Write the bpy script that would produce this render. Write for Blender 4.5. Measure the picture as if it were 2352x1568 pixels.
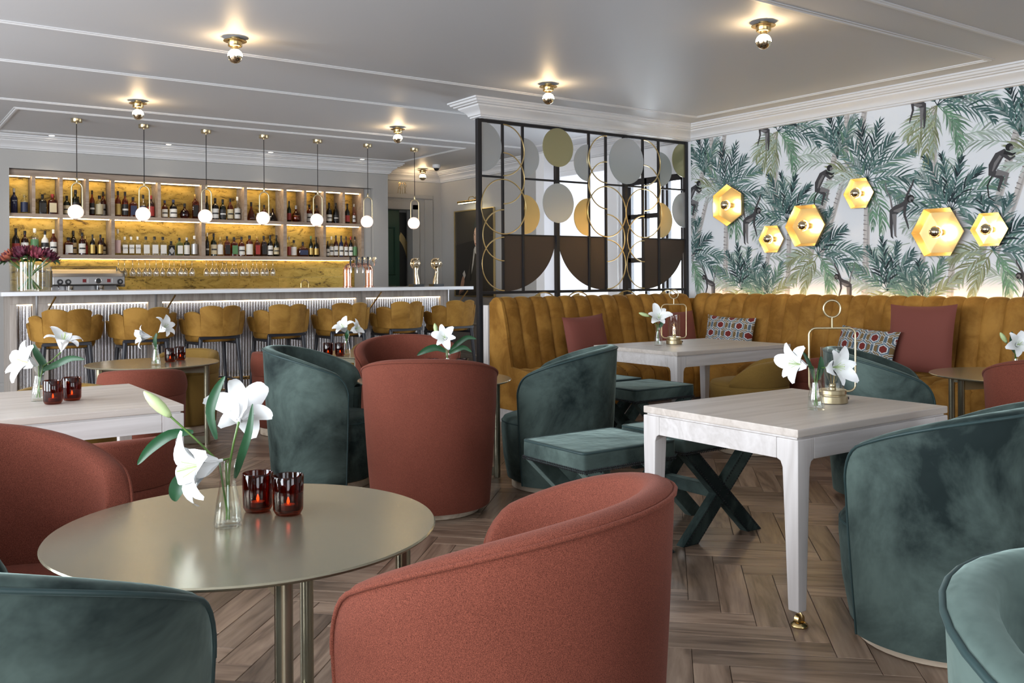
import bpy, bmesh, math, random
import numpy as np
from mathutils import Matrix, Vector
random.seed(7)
PI = math.pi
scene = bpy.context.scene
for o in list(bpy.data.objects):
    bpy.data.objects.remove(o, do_unlink=True)
C = scene.collection

# ------------------------------------------------------------------ camera
YAW = 0.95311
CAM_H = 1.28
cd = bpy.data.cameras.new('camera')
cam = bpy.data.objects.new('camera', cd)
C.objects.link(cam)
cd.sensor_fit = 'HORIZONTAL'
cd.sensor_width = 36.0
cd.lens = 32.229
cd.shift_y = -0.06264
cd.clip_start = 0.05
cam.matrix_world = (Matrix.Translation((0, 0, CAM_H)) @ Matrix.Rotation(YAW - PI / 2, 4, 'Z')
                    @ Matrix.Rotation(PI / 2, 4, 'X') @ Matrix.Rotation(-0.0061117, 4, 'Z'))
scene.camera = cam
CF = Vector((math.cos(YAW), math.sin(YAW), 0))
CR = Vector((math.sin(YAW), -math.cos(YAW), 0))

# ------------------------------------------------------------------ world
w = bpy.data.worlds.new('world')
scene.world = w
w.use_nodes = True
bg = w.node_tree.nodes['Background']
bg.inputs[0].default_value = (0.86, 0.92, 1.0, 1)
bg.inputs[1].default_value = 2.6

# ------------------------------------------------------------------ daylight through the windows beside and behind the camera
def area(name, loc, rot, sx, sy, power, col):
    l = bpy.data.lights.new(name, 'AREA')
    l.shape = 'RECTANGLE'; l.size = sx; l.size_y = sy
    l.energy = power; l.color = col
    o = bpy.data.objects.new(name, l)
    o.location = loc; o.rotation_euler = rot
    C.objects.link(o)
    return o
DAY = (0.88, 0.94, 1.0)
for yy in (0.6, 3.6, 6.6):
    area('window_daylight', (-3.35, yy, 1.55), (0, -PI / 2, 0), 2.1, 1.9, 165, DAY)
for xx in (-1.2, 2.2):
    area('window_daylight', (xx, -3.25, 1.55), (PI / 2, 0, 0), 1.9, 2.1, 30, DAY)
area('window_daylight', (7.46, 7.47, 1.40), (0, PI / 2, 0), 2.0, 0.86, 60, DAY)

# ------------------------------------------------------------------ exposure
scene.view_settings.view_transform = 'Standard'
scene.view_settings.look = 'None'
scene.view_settings.exposure = 0.5
scene.view_settings.gamma = 1.0
scene.view_settings.use_curve_mapping = False
cy = scene.cycles
cy.use_denoising = True
cy.caustics_reflective = False
cy.caustics_refractive = False
cy.adaptive_threshold = .02
cy.max_bounces = 8
cy.diffuse_bounces = 4
cy.glossy_bounces = 4
cy.transmission_bounces = 6
cy.transparent_max_bounces = 24
cy.sample_clamp_indirect = 6.0

# ------------------------------------------------------------------ materials
MATS = {}
def _nt(name):
    m = bpy.data.materials.new(name); m.use_nodes = True
    nt = m.node_tree; b = nt.nodes['Principled BSDF']
    MATS[name] = m
    return m, nt, b
def N(nt, typ, **kw):
    n = nt.nodes.new(typ)
    for k, v in kw.items():
        if k.startswith('i_'):
            n.inputs[k[2:].replace('_', ' ')].default_value = v
        else:
            setattr(n, k, v)
    return n
def c4(c): return (c[0], c[1], c[2], 1)
def plain(name, col, rough=0.5, metal=0.0, bump=0, bscale=200, sheen=0, spec=None, vary=0):
    m, nt, b = _nt(name)
    b.inputs['Base Color'].default_value = c4(col)
    b.inputs['Roughness'].default_value = rough
    b.inputs['Metallic'].default_value = metal
    if spec is not None: b.inputs['Specular IOR Level'].default_value = spec
    if sheen:
        b.inputs['Sheen Weight'].default_value = sheen
        b.inputs['Sheen Roughness'].default_value = 0.5
        b.inputs['Sheen Tint'].default_value = c4([min(1, x * 1.6 + .1) for x in col])
    if bump or vary:
        tc = N(nt, 'ShaderNodeTexCoord')
        no = N(nt, 'ShaderNodeTexNoise'); no.inputs['Scale'].default_value = bscale
        no.inputs['Detail'].default_value = 3
        nt.links.new(tc.outputs['Object'], no.inputs['Vector'])
        if bump:
            bp = N(nt, 'ShaderNodeBump'); bp.inputs['Strength'].default_value = bump
            bp.inputs['Distance'].default_value = 0.002
            nt.links.new(no.outputs['Fac'], bp.inputs['Height'])
            nt.links.new(bp.outputs['Normal'], b.inputs['Normal'])
        if vary:
            mx = N(nt, 'ShaderNodeMix', data_type='RGBA')
            mx.inputs['A'].default_value = c4([x * (1 - vary) for x in col])
            mx.inputs['B'].default_value = c4([min(1, x * (1 + vary)) for x in col])
            nt.links.new(no.outputs['Fac'], mx.inputs['Factor'])
            nt.links.new(mx.outputs['Result'], b.inputs['Base Color'])
    return m
def glow(name, col, strength):
    m, nt, b = _nt(name)
    b.inputs['Base Color'].default_value = c4(col)
    b.inputs['Emission Color'].default_value = c4(col)
    b.inputs['Emission Strength'].default_value = strength
    return m
def thin_glass(name, tint=(1, 1, 1), refl=0.9, rough=0.02):
    m = bpy.data.materials.new(name); m.use_nodes = True; MATS[name] = m
    nt = m.node_tree; nt.nodes.clear()
    out = N(nt, 'ShaderNodeOutputMaterial')
    tr = N(nt, 'ShaderNodeBsdfTransparent'); tr.inputs[0].default_value = c4(tint)
    gl = N(nt, 'ShaderNodeBsdfGlossy'); gl.inputs['Roughness'].default_value = rough
    gl.inputs[0].default_value = (1, 1, 1, 1)
    fr = N(nt, 'ShaderNodeLayerWeight'); fr.inputs['Blend'].default_value = .5
    pw = N(nt, 'ShaderNodeMath', operation='POWER'); pw.inputs[1].default_value = 4.0
    ml = N(nt, 'ShaderNodeMath', operation='MULTIPLY_ADD'); ml.inputs[1].default_value = .75 * refl; ml.inputs[2].default_value = .045 * refl
    mx = N(nt, 'ShaderNodeMixShader')
    nt.links.new(fr.outputs['Facing'], pw.inputs[0]); nt.links.new(pw.outputs[0], ml.inputs[0]); nt.links.new(ml.outputs[0], mx.inputs[0])
    nt.links.new(tr.outputs[0], mx.inputs[1]); nt.links.new(gl.outputs[0], mx.inputs[2])
    nt.links.new(mx.outputs[0], out.inputs[0])
    return m
def velvet(name, dark, lightc, scale=3.2, sheen=1.0, rim=(0.5, 0.7, 0.66)):
    """crushed velvet: the pile lies in patches, so colour and sheen change from patch to patch"""
    m, nt, b = _nt(name)
    tc = N(nt, 'ShaderNodeTexCoord'); oi = N(nt, 'ShaderNodeObjectInfo')
    ad = N(nt, 'ShaderNodeVectorMath', operation='ADD')
    ml = N(nt, 'ShaderNodeVectorMath', operation='SCALE'); ml.inputs['Scale'].default_value = 1.0
    cmb = N(nt, 'ShaderNodeCombineXYZ')
    sc = N(nt, 'ShaderNodeMath', operation='MULTIPLY'); sc.inputs[1].default_value = 17.0
    nt.links.new(oi.outputs['Random'], sc.inputs[0])
    for k in range(3): nt.links.new(sc.outputs[0], cmb.inputs[k])
    nt.links.new(tc.outputs['Object'], ad.inputs[0]); nt.links.new(cmb.outputs[0], ad.inputs[1])
    n1 = N(nt, 'ShaderNodeTexNoise'); n1.inputs['Scale'].default_value = scale
    n1.inputs['Detail'].default_value = 6; n1.inputs['Roughness'].default_value = .62; n1.inputs['Distortion'].default_value = .45
    nt.links.new(ad.outputs[0], n1.inputs['Vector'])
    rp = N(nt, 'ShaderNodeValToRGB')
    rp.color_ramp.elements[0].position = .39; rp.color_ramp.elements[0].color = c4(dark)
    rp.color_ramp.elements[1].position = .64; rp.color_ramp.elements[1].color = c4(lightc)
    nt.links.new(n1.outputs['Fac'], rp.inputs[0])
    nt.links.new(rp.outputs[0], b.inputs['Base Color'])
    b.inputs['Roughness'].default_value = .75
    b.inputs['Specular IOR Level'].default_value = .2
    b.inputs['Sheen Weight'].default_value = sheen
    b.inputs['Sheen Roughness'].default_value = .35
    b.inputs['Sheen Tint'].default_value = c4(rim)
    n2 = N(nt, 'ShaderNodeTexNoise'); n2.inputs['Scale'].default_value = 7; n2.inputs['Detail'].default_value = 3
    nt.links.new(ad.outputs[0], n2.inputs['Vector'])
    bp = N(nt, 'ShaderNodeBump'); bp.inputs['Strength'].default_value = .35; bp.inputs['Distance'].default_value = .03
    nt.links.new(n2.outputs['Fac'], bp.inputs['Height']); nt.links.new(bp.outputs['Normal'], b.inputs['Normal'])
    return m
def wovenfab(name, col, col2):
    m, nt, b = _nt(name)
    tc = N(nt, 'ShaderNodeTexCoord')
    n1 = N(nt, 'ShaderNodeTexNoise'); n1.inputs['Scale'].default_value = 620; n1.inputs['Detail'].default_value = 2
    n3 = N(nt, 'ShaderNodeTexNoise'); n3.inputs['Scale'].default_value = 5
    nt.links.new(tc.outputs['Object'], n1.inputs['Vector']); nt.links.new(tc.outputs['Object'], n3.inputs['Vector'])
    rp = N(nt, 'ShaderNodeValToRGB')
    rp.color_ramp.elements[0].position = .3; rp.color_ramp.elements[0].color = c4(col)
    rp.color_ramp.elements[1].position = .72; rp.color_ramp.elements[1].color = c4(col2)
    nt.links.new(n1.outputs['Fac'], rp.inputs[0])
    hs = N(nt, 'ShaderNodeHueSaturation')
    mr = N(nt, 'ShaderNodeMapRange'); mr.inputs['To Min'].default_value = .85; mr.inputs['To Max'].default_value = 1.12
    nt.links.new(n3.outputs['Fac'], mr.inputs['Value']); nt.links.new(mr.outputs[0], hs.inputs['Value'])
    nt.links.new(rp.outputs[0], hs.inputs['Color']); nt.links.new(hs.outputs[0], b.inputs['Base Color'])
    b.inputs['Roughness'].default_value = .85; b.inputs['Specular IOR Level'].default_value = .15
    b.inputs['Sheen Weight'].default_value = .25; b.inputs['Sheen Tint'].default_value = c4([min(1, x * 1.5 + .15) for x in col2])
    bp = N(nt, 'ShaderNodeBump'); bp.inputs['Strength'].default_value = .4; bp.inputs['Distance'].default_value = .001
    nt.links.new(n1.outputs['Fac'], bp.inputs['Height']); nt.links.new(bp.outputs['Normal'], b.inputs['Normal'])
    return m
def wood(name, cols, along='X', rot=0.0, scale=1.0, rough=.45, coord='Object', rand=0.0, knots=False):
    """cols: dark, mid, light; grain runs along the axis (after turning by rot about z)"""
    m, nt, b = _nt(name)
    if coord == 'World':
        g = N(nt, 'ShaderNodeNewGeometry'); src = g.outputs['Position']
    else:
        g = N(nt, 'ShaderNodeTexCoord'); src = g.outputs['Object']
    mp = N(nt, 'ShaderNodeMapping'); mp.vector_type = 'TEXTURE'
    mp.inputs['Rotation'].default_value = (0, 0, rot)
    s = {'X': (9, 1, 1), 'Y': (1, 9, 1), 'Z': (1, 1, 9)}[along]
    mp.inputs['Scale'].default_value = tuple((v / scale if v > 1 else v) for v in s)
    nt.links.new(src, mp.inputs['Vector'])
    vec = mp.outputs[0]
    rv = None
    if rand:
        oi = N(nt, 'ShaderNodeObjectInfo'); gg = N(nt, 'ShaderNodeNewGeometry')
        a = N(nt, 'ShaderNodeMath', operation='ADD'); fr = N(nt, 'ShaderNodeMath', operation='FRACT')
        nt.links.new(oi.outputs['Random'], a.inputs[0]); nt.links.new(gg.outputs['Random Per Island'], a.inputs[1])
        nt.links.new(a.outputs[0], fr.inputs[0]); rv = fr.outputs[0]
        sc = N(nt, 'ShaderNodeMath', operation='MULTIPLY'); sc.inputs[1].default_value = 43.0
        nt.links.new(rv, sc.inputs[0])
        cb = N(nt, 'ShaderNodeCombineXYZ')
        for k in range(3): nt.links.new(sc.outputs[0], cb.inputs[k])
        ad = N(nt, 'ShaderNodeVectorMath', operation='ADD')
        nt.links.new(vec, ad.inputs[0]); nt.links.new(cb.outputs[0], ad.inputs[1]); vec = ad.outputs[0]
    n1 = N(nt, 'ShaderNodeTexNoise'); n1.inputs['Scale'].default_value = 7; n1.inputs['Detail'].default_value = 5
    n1.inputs['Distortion'].default_value = 1.4
    nt.links.new(vec, n1.inputs['Vector'])
    wv = N(nt, 'ShaderNodeMath', operation='MULTIPLY'); wv.inputs[1].default_value = 7.0
    nt.links.new(n1.outputs['Fac'], wv.inputs[0])
    fr2 = N(nt, 'ShaderNodeMath', operation='PINGPONG'); fr2.inputs[1].default_value = 1.0
    nt.links.new(wv.outputs[0], fr2.inputs[0])
    n2 = N(nt, 'ShaderNodeTexNoise'); n2.inputs['Scale'].default_value = 60; n2.inputs['Detail'].default_value = 3
    nt.links.new(vec, n2.inputs['Vector'])
    mx0 = N(nt, 'ShaderNodeMix'); mx0.inputs['Factor'].default_value = .55
    nt.links.new(fr2.outputs[0], mx0.inputs['A']); nt.links.new(n2.outputs['Fac'], mx0.inputs['B'])
    rp = N(nt, 'ShaderNodeValToRGB')
    e = rp.color_ramp.elements
    e[0].position = .2; e[0].color = c4(cols[0]); e[1].position = .85; e[1].color = c4(cols[2])
    k = e.new(.52); k.color = c4(cols[1])
    nt.links.new(mx0.outputs[0], rp.inputs[0])
    colout = rp.outputs[0]
    if rand:
        hs = N(nt, 'ShaderNodeHueSaturation')
        mr = N(nt, 'ShaderNodeMapRange'); mr.inputs['To Min'].default_value = 1 - rand; mr.inputs['To Max'].default_value = 1 + rand
        nt.links.new(rv, mr.inputs['Value']); nt.links.new(mr.outputs[0], hs.inputs['Value'])
        nt.links.new(colout, hs.inputs['Color']); colout = hs.outputs[0]
    nt.links.new(colout, b.inputs['Base Color'])
    b.inputs['Roughness'].default_value = rough
    bp = N(nt, 'ShaderNodeBump'); bp.inputs['Strength'].default_value = .15; bp.inputs['Distance'].default_value = .001
    nt.links.new(n2.outputs['Fac'], bp.inputs['Height']); nt.links.new(bp.outputs['Normal'], b.inputs['Normal'])
    return m
def vcol(name, rough=.6, bump=0, sheen=0):
    m, nt, b = _nt(name)
    a = N(nt, 'ShaderNodeAttribute'); a.attribute_name = 'Col'
    nt.links.new(a.outputs['Color'], b.inputs['Base Color'])
    b.inputs['Roughness'].default_value = rough
    b.inputs['Specular IOR Level'].default_value = .2
    if sheen: b.inputs['Sheen Weight'].default_value = sheen
    return m
def aged_brass(name, base, spot, rough=.28, scale=3.0):
    m, nt, b = _nt(name)
    tc = N(nt, 'ShaderNodeNewGeometry')
    mp = N(nt, 'ShaderNodeMapping'); mp.inputs['Scale'].default_value = (1.0, 1.0, 2.6)
    oi = N(nt, 'ShaderNodeObjectInfo')
    nt.links.new(tc.outputs['Position'], mp.inputs['Vector'])
    n1 = N(nt, 'ShaderNodeTexNoise'); n1.inputs['Scale'].default_value = scale * 1.6; n1.inputs['Detail'].default_value = 9
    n1.inputs['Roughness'].default_value = .72; n1.inputs['Distortion'].default_value = .8
    nt.links.new(mp.outputs[0], n1.inputs['Vector'])
    rp = N(nt, 'ShaderNodeValToRGB'); e = rp.color_ramp.elements
    e[0].position = .36; e[0].color = c4(spot); e[1].position = .455; e[1].color = c4(base)
    k = e.new(.62); k.color = c4([min(1, x * 1.25 + .03) for x in base])
    nt.links.new(n1.outputs['Fac'], rp.inputs[0])
    vo = N(nt, 'ShaderNodeTexVoronoi'); vo.inputs['Scale'].default_value = scale * 7
    nt.links.new(tc.outputs['Position'], vo.inputs['Vector'])
    r2 = N(nt, 'ShaderNodeValToRGB'); r2.color_ramp.elements[0].position = .10; r2.color_ramp.elements[0].color = (.38, .3, .16, 1)
    r2.color_ramp.elements[1].position = .2; r2.color_ramp.elements[1].color = (1, 1, 1, 1)
    nt.links.new(vo.outputs['Distance'], r2.inputs[0])
    mx = N(nt, 'ShaderNodeMix', data_type='RGBA', blend_type='MULTIPLY'); mx.inputs['Factor'].default_value = .8
    nt.links.new(rp.outputs[0], mx.inputs['A']); nt.links.new(r2.outputs[0], mx.inputs['B'])
    hs = N(nt, 'ShaderNodeHueSaturation'); mr = N(nt, 'ShaderNodeMapRange')
    mr.inputs['To Min'].default_value = .8; mr.inputs['To Max'].default_value = 1.2
    nt.links.new(oi.outputs['Random'], mr.inputs['Value']); nt.links.new(mr.outputs[0], hs.inputs['Value'])
    nt.links.new(mx.outputs['Result'], hs.inputs['Color']); nt.links.new(hs.outputs[0], b.inputs['Base Color'])
    b.inputs['Metallic'].default_value = .75; b.inputs['Roughness'].default_value = rough + .1
    return m

plain('ceiling_paint', (.56, .57, .59), .5, spec=.3, bump=.05, bscale=30)
plain('trim_paint', (.66, .665, .68), .45)
plain('wall_paint', (.40, .39, .375), .6, bump=.05, bscale=60)
plain('white_paint', (.78, .78, .79), .6)
plain('paper_ground', (.70, .725, .76), .7, bump=.2, bscale=260)
plain('door_green', (.022, .075, .048), .35)
plain('door_deep', (.02, .02, .02), .5)
plain('black_metal', (.016, .016, .02), .4, .3)
plain('bronze_plate', (.075, .058, .05), .42, .6)
plain('brass', (.63, .47, .22), .25, 1)
plain('brass_satin', (.56, .47, .30), .32, 1)
plain('champagne', (.40, .375, .275), .22, .7, bump=.04, bscale=900)
plain('gold_disc', (.42, .40, .24), .32, .75)
plain('gold_warm', (.66, .50, .24), .3, .85)
plain('silver_disc', (.50, .53, .56), .3, .7)
plain('chrome_gold', (.80, .70, .52), .06, 1)
plain('chrome', (.8, .8, .82), .08, 1)
plain('steel', (.42, .41, .41), .3, 1)
plain('copper', (.75, .42, .32), .12, 1)
plain('black_plastic', (.012, .012, .014), .3)
plain('dark_leg', (.012, .012, .018), .45)
plain('corrugated_steel', (.60, .59, .60), .18, .9)
wovenfab('terracotta', (.070, .0175, .0105), (.235, .067, .041))
wovenfab('mustard_weave', (.15, .085, .018), (.25, .15, .038))
velvet('green_velvet', (.007, .015, .015), (.085, .122, .110), 2.3, .55, (.42, .56, .52))
velvet('mustard_velvet', (.215, .095, .014), (.38, .19, .038), 4.0, .35, (.66, .44, .15))
velvet('stool_velvet', (.20, .095, .014), (.34, .18, .036), 4.0, .35, (.64, .44, .15))
plain('green_piping', (.012, .035, .036), .5, sheen=.6)
plain('red_piping', (.12, .032, .022), .8)
plain('maroon_fabric', (.175, .046, .032), .85, bump=.25, bscale=500, sheen=.25)
wood('pale_oak', ((.47, .41, .36), (.55, .49, .44), (.62, .56, .51)), 'X', rough=.45, scale=.55)
wood('white_oak', ((.52, .485, .465), (.60, .565, .55), (.66, .63, .615)), 'X', rough=.5, scale=.55)
wood('white_oak_up', ((.52, .485, .465), (.60, .565, .55), (.66, .63, .615)), 'Z', rough=.5, scale=.55)
wood('plinth_oak', ((.48, .37, .26), (.58, .47, .35), (.66, .55, .43)), 'X', rough=.5)
wood('shelf_oak', ((.26, .19, .14), (.34, .26, .2), (.40, .32, .25)), 'X', rough=.5)
wood('bar_oak', ((.30, .26, .22), (.40, .35, .31), (.47, .42, .38)), 'Z', rough=.5)
FL = ((.135, .088, .06), (.29, .20, .142), (.40, .29, .21))
wood('floor_oak_a', FL, 'X', rot=PI / 4, rough=.32, coord='World', rand=.28)
wood('floor_oak_b', FL, 'X', rot=-PI / 4, rough=.32, coord='World', rand=.28)
plain('floor_gap', (.03, .02, .014), .8)
aged_brass('brass_back', (.55, .37, .085), (.14, .085, .03))
plain('marble', (.74, .75, .77), .2, vary=.06, bscale=3)
glow('led_warm', (1.0, .74, .40), 14.0)
glow('led_bar', (1.0, .78, .50), 6.0)
glow('led_sofa', (1.0, .66, .30), 20.0)
glow('globe_opal', (1.0, .80, .71), .62)
glow('bulb_hot', (1.0, .70, .38), 48.0)
glow('sconce_hot', (1.0, .74, .38), 48.0)
glow('spot_hot', (1.0, .86, .66), 14.0)
glow('flame', (1.0, .42, .12), 9.0)
glow('picture_glow', (1.0, .85, .5), 26.0)
glow('display_red', (.09, .004, .005), .5)
thin_glass('clear_glass', (.975, .985, .98), 1.0)
thin_glass('bulb_glass', (.98, .94, .86), 1.0)
thin_glass('stem_glass', (.90, .90, .87), 6.0)
thin_glass('window_glass', (.95, .97, .98), .6)
thin_glass('amber_tumbler', (.47, .155, .05), .8)
thin_glass('bottle_clear', (.86, .86, .82), 1.2)
thin_glass('bottle_amber', (.52, .20, .045), 1.2)
thin_glass('bottle_brown', (.26, .075, .025), 1.2)
thin_glass('bottle_dark', (.05, .022, .018), 1.3)
thin_glass('bottle_red', (.30, .028, .018), 1.2)
thin_glass('bottle_green', (.075, .17, .05), 1.2)
thin_glass('bottle_pale', (.62, .80, .76), 1.2)
thin_glass('bottle_pink', (.85, .55, .5), 1.2)
plain('bottle_navy', (.012, .014, .05), .08)
plain('bottle_white', (.82, .82, .80), .2)
thin_glass('water', (.97, .985, .985), .35)
plain('lbl_w', (.74, .73, .69), .6); plain('lbl_k', (.018, .017, .017), .5); plain('lbl_y', (.60, .52, .34), .6)
plain('lbl_n', (.03, .04, .09), .5); plain('lbl_r', (.34, .035, .03), .5); plain('lbl_g', (.10, .24, .10), .5)
plain('lbl_s', (.50, .50, .50), .35, .5); plain('lbl_o', (.52, .36, .11), .4, .5); plain('lbl_p', (.68, .52, .54), .6)
plain('ink', (.03, .03, .03), .6)
plain('wax', (.80, .72, .60), .6)
def petalmat():
    m, nt, b = _nt('lily_white')
    b.inputs['Base Color'].default_value = (.86, .87, .87, 1)
    b.inputs['Roughness'].default_value = .5
    b.inputs['Subsurface Weight'].default_value = .0
    b.inputs['Sheen Weight'].default_value = .15
petalmat()
plain('lily_bud', (.50, .62, .30), .45, vary=.15, bscale=40)
plain('lily_stem', (.09, .18, .03), .4)
plain('lily_leaf', (.014, .075, .026), .38, vary=.3, bscale=30)
plain('pollen', (.75, .62, .2), .7)
plain('protea_purple', (.13, .022, .045), .6, vary=.4, bscale=40)
plain('protea_pink', (.30, .055, .085), .6, vary=.4, bscale=40)
plain('protea_orange', (.46, .13, .075), .6, vary=.3, bscale=40)
plain('protea_leaf', (.035, .075, .03), .5)
def blind():
    m = bpy.data.materials.new('blind_cloth'); m.use_nodes = True; MATS['blind_cloth'] = m
    nt = m.node_tree; nt.nodes.clear(); out = N(nt, 'ShaderNodeOutputMaterial')
    tr = N(nt, 'ShaderNodeBsdfTranslucent'); tr.inputs[0].default_value = (.9, .9, .92, 1)
    df = N(nt, 'ShaderNodeBsdfDiffuse'); df.inputs[0].default_value = (.8, .8, .82, 1)
    mx = N(nt, 'ShaderNodeMixShader'); mx.inputs[0].default_value = .35
    nt.links.new(tr.outputs[0], mx.inputs[1]); nt.links.new(df.outputs[0], mx.inputs[2]); nt.links.new(mx.outputs[0], out.inputs[0])
blind()
vcol('printed_paper', .7)
vcol('painting_oil', .35)
vcol('cushion_print', .85, sheen=.1)

# ------------------------------------------------------------------ mesh helpers
class MB:
    """collects vertices and faces; build() links them as one mesh object"""
    def __init__(s): s.v = []; s.f = []; s.mi = []; s.col = None
    def add(s, v, f, mi=0):
        o = len(s.v); s.v += [tuple(p) for p in v]
        s.f += [tuple(i + o for i in q) for q in f]; s.mi += [mi] * len(f)
        return s
    def box(s, x0, x1, y0, y1, z0, z1, mi=0):
        v = [(x0, y0, z0), (x1, y0, z0), (x1, y1, z0), (x0, y1, z0), (x0, y0, z1), (x1, y0, z1), (x1, y1, z1), (x0, y1, z1)]
        return s.add(v, [(0, 3, 2, 1), (4, 5, 6, 7), (0, 1, 5, 4), (1, 2, 6, 5), (2, 3, 7, 6), (3, 0, 4, 7)], mi)
    def lathe(s, prof, n=24, c=(0, 0, 0), mi=0, ex=1.0, cap=True, sx=1.0, sy=1.0):
        """prof: (r, z) pairs; ex > 1 squares the outline off"""
        v = []; f = []
        for r, z in prof:
            for k in range(n):
                a = 2 * PI * k / n + PI / n
                ca, sa = math.cos(a), math.sin(a)
                q = 1.0 if ex == 1 else 1 / (abs(ca) ** ex + abs(sa) ** ex) ** (1 / ex)
                v.append((c[0] + r * ca * q * sx, c[1] + r * sa * q * sy, c[2] + z))
        m = len(prof)
        for i in range(m - 1):
            for k in range(n):
                k2 = (k + 1) % n
                f.append((i * n + k, i * n + k2, (i + 1) * n + k2, (i + 1) * n + k))
        if cap:
            if prof[0][0] > 1e-5: f.append(tuple(reversed(range(n))))
            if prof[-1][0] > 1e-5: f.append(tuple((m - 1) * n + k for k in range(n)))
        return s.add(v, f, mi)
    def tube(s, pts, r, n=8, closed=False, mi=0, cap=True, flat=None):
        pts = [Vector(p) for p in pts]; m = len(pts)
        rr = r if isinstance(r, (list, tuple)) else [r] * m
        v = []; f = []
        up = None
        for i, p in enumerate(pts):
            a = pts[(i - 1) % m] if (closed or i > 0) else p
            b = pts[(i + 1) % m] if (closed or i < m - 1) else p
            t = (b - a).normalized() if (b - a).length > 1e-9 else Vector((0, 0, 1))
            if up is None:
                up = Vector((0, 0, 1)) if abs(t.z) < .9 else Vector((1, 0, 0))
            x = up - t * up.dot(t)
            if x.length < 1e-6: x = t.orthogonal()
            x.normalize(); up = x
            y = t.cross(x)
            for k in range(n):
                an = 2 * PI * k / n
                fx, fy = (flat if flat else (1, 1))
                v.append(p + x * (math.cos(an) * rr[i] * fx) + y * (math.sin(an) * rr[i] * fy))
        for i in range(m if closed else m - 1):
            j = (i + 1) % m
            for k in range(n):
                k2 = (k + 1) % n
                f.append((i * n + k, i * n + k2, j * n + k2, j * n + k))
        if cap and not closed:
            f.append(tuple(reversed(range(n)))); f.append(tuple((m - 1) * n + k for k in range(n)))
        return s.add(v, f, mi)
    def grid(s, P, mi=0, wrap=False):
        """P[i][j] points"""
        n = len(P); m = len(P[0]); v = [p for r in P for p in r]; f = []
        for i in range(n - 1):
            for j in range(m if wrap else m - 1):
                j2 = (j + 1) % m
                f.append((i * m + j, i * m + j2, (i + 1) * m + j2, (i + 1) * m + j))
        return s.add(v, f, mi)
    def disc(s, c, r, axis='Z', n=32, th=.003, mi=0, a0=0, a1=2 * PI, ry=None):
        """flat round plate (or a sector of it) with thickness, lying in the plane normal to axis"""
        ry = ry or r
        full = abs(a1 - a0 - 2 * PI) < 1e-6
        ang = [a0 + (a1 - a0) * k / n for k in range(n + (0 if full else 1))]
        rim = [(r * math.cos(a), ry * math.sin(a)) for a in ang]
        if not full and abs(a1 - a0) < PI - 1e-3: rim = [(0, 0)] + rim
        def P(u, w_, h):
            return {'Z': (c[0] + u, c[1] + w_, c[2] + h), 'Y': (c[0] + u, c[1] + h, c[2] + w_), 'X': (c[0] + h, c[1] + u, c[2] + w_)}[axis]
        k = len(rim)
        v = [P(u, w_, -th / 2) for u, w_ in rim] + [P(u, w_, th / 2) for u, w_ in rim]
        f = [tuple(reversed(range(k))), tuple(range(k, 2 * k))] + [(i, (i + 1) % k, k + (i + 1) % k, k + i) for i in range(k)]
        return s.add(v, f, mi)
    def mesh(s, name):
        me = bpy.data.meshes.new(name)
        me.from_pydata(s.v, [], s.f)
        if any(s.mi): me.polygons.foreach_set('material_index', s.mi)
        if s.col is not None:
            ca = me.color_attributes.new('Col', 'FLOAT_COLOR', 'CORNER' if len(s.col) == len(s.f) else 'POINT')
            if len(s.col) == len(s.f):
                arr = []
                for p, c in zip(me.polygons, s.col): arr += [c[0], c[1], c[2], 1.0] * p.loop_total
            else:
                arr = []
                for c in s.col: arr += [c[0], c[1], c[2], 1.0]
            ca.data.foreach_set('color', arr)
        me.update()
        return me
    def build(s, name, mat, parent=None, smooth=40, bevel=0, segs=2, loc=None, rz=None):
        me = s.mesh(name)
        return link(name, me, mat, parent, smooth, bevel, segs, loc, rz)

def link(name, me, mat, parent=None, smooth=40, bevel=0, segs=2, loc=None, rz=None):
    if bevel:
        bm = bmesh.new(); bm.from_mesh(me)
        bmesh.ops.remove_doubles(bm, verts=bm.verts, dist=1e-6)
        ed = [e for e in bm.edges if len(e.link_faces) == 2 and e.calc_face_angle(0) > .6]
        bmesh.ops.bevel(bm, geom=ed, offset=bevel, segments=segs, affect='EDGES', profile=.6, clamp_overlap=True)
        bm.to_mesh(me); bm.free()
    if not me.materials:
        for k in (mat if isinstance(mat, (list, tuple)) else [mat]):
            me.materials.append(MATS[k])
    if smooth:
        me.polygons.foreach_set('use_smooth', [True] * len(me.polygons))
        if smooth < 180: me.set_sharp_from_angle(angle=math.radians(smooth))
    o = bpy.data.objects.new(name, me)
    C.objects.link(o)
    if parent: o.parent = parent
    if loc is not None: o.location = loc
    if rz is not None: o.rotation_euler = (0, 0, rz)
    return o
def thing(name, label, cat, loc=(0, 0, 0), rz=0, group=None):
    o = bpy.data.objects.new(name, None); C.objects.link(o)
    o.location = loc; o.rotation_euler = (0, 0, rz)
    o.empty_display_size = .1
    return tag(o, label, cat, group)
def tag(o, label, cat, group=None):
    o['label'] = label; o['category'] = cat
    if group: o['group'] = group
    return o
def struct(o, label=None, cat=None):
    o['kind'] = 'structure'
    if label: o['label'] = label
    if cat: o['category'] = cat
    return o
def dup(root, loc, rz, label, group=None):
    r = root.copy(); C.objects.link(r); r.location = loc; r.rotation_euler = (0, 0, rz)
    r['label'] = label
    if group: r['group'] = group
    for ch in list(root.children):
        c = ch.copy(); C.objects.link(c); c.parent = r
        for g in list(ch.children):
            d = g.copy(); C.objects.link(d); d.parent = c
    return r
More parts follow.
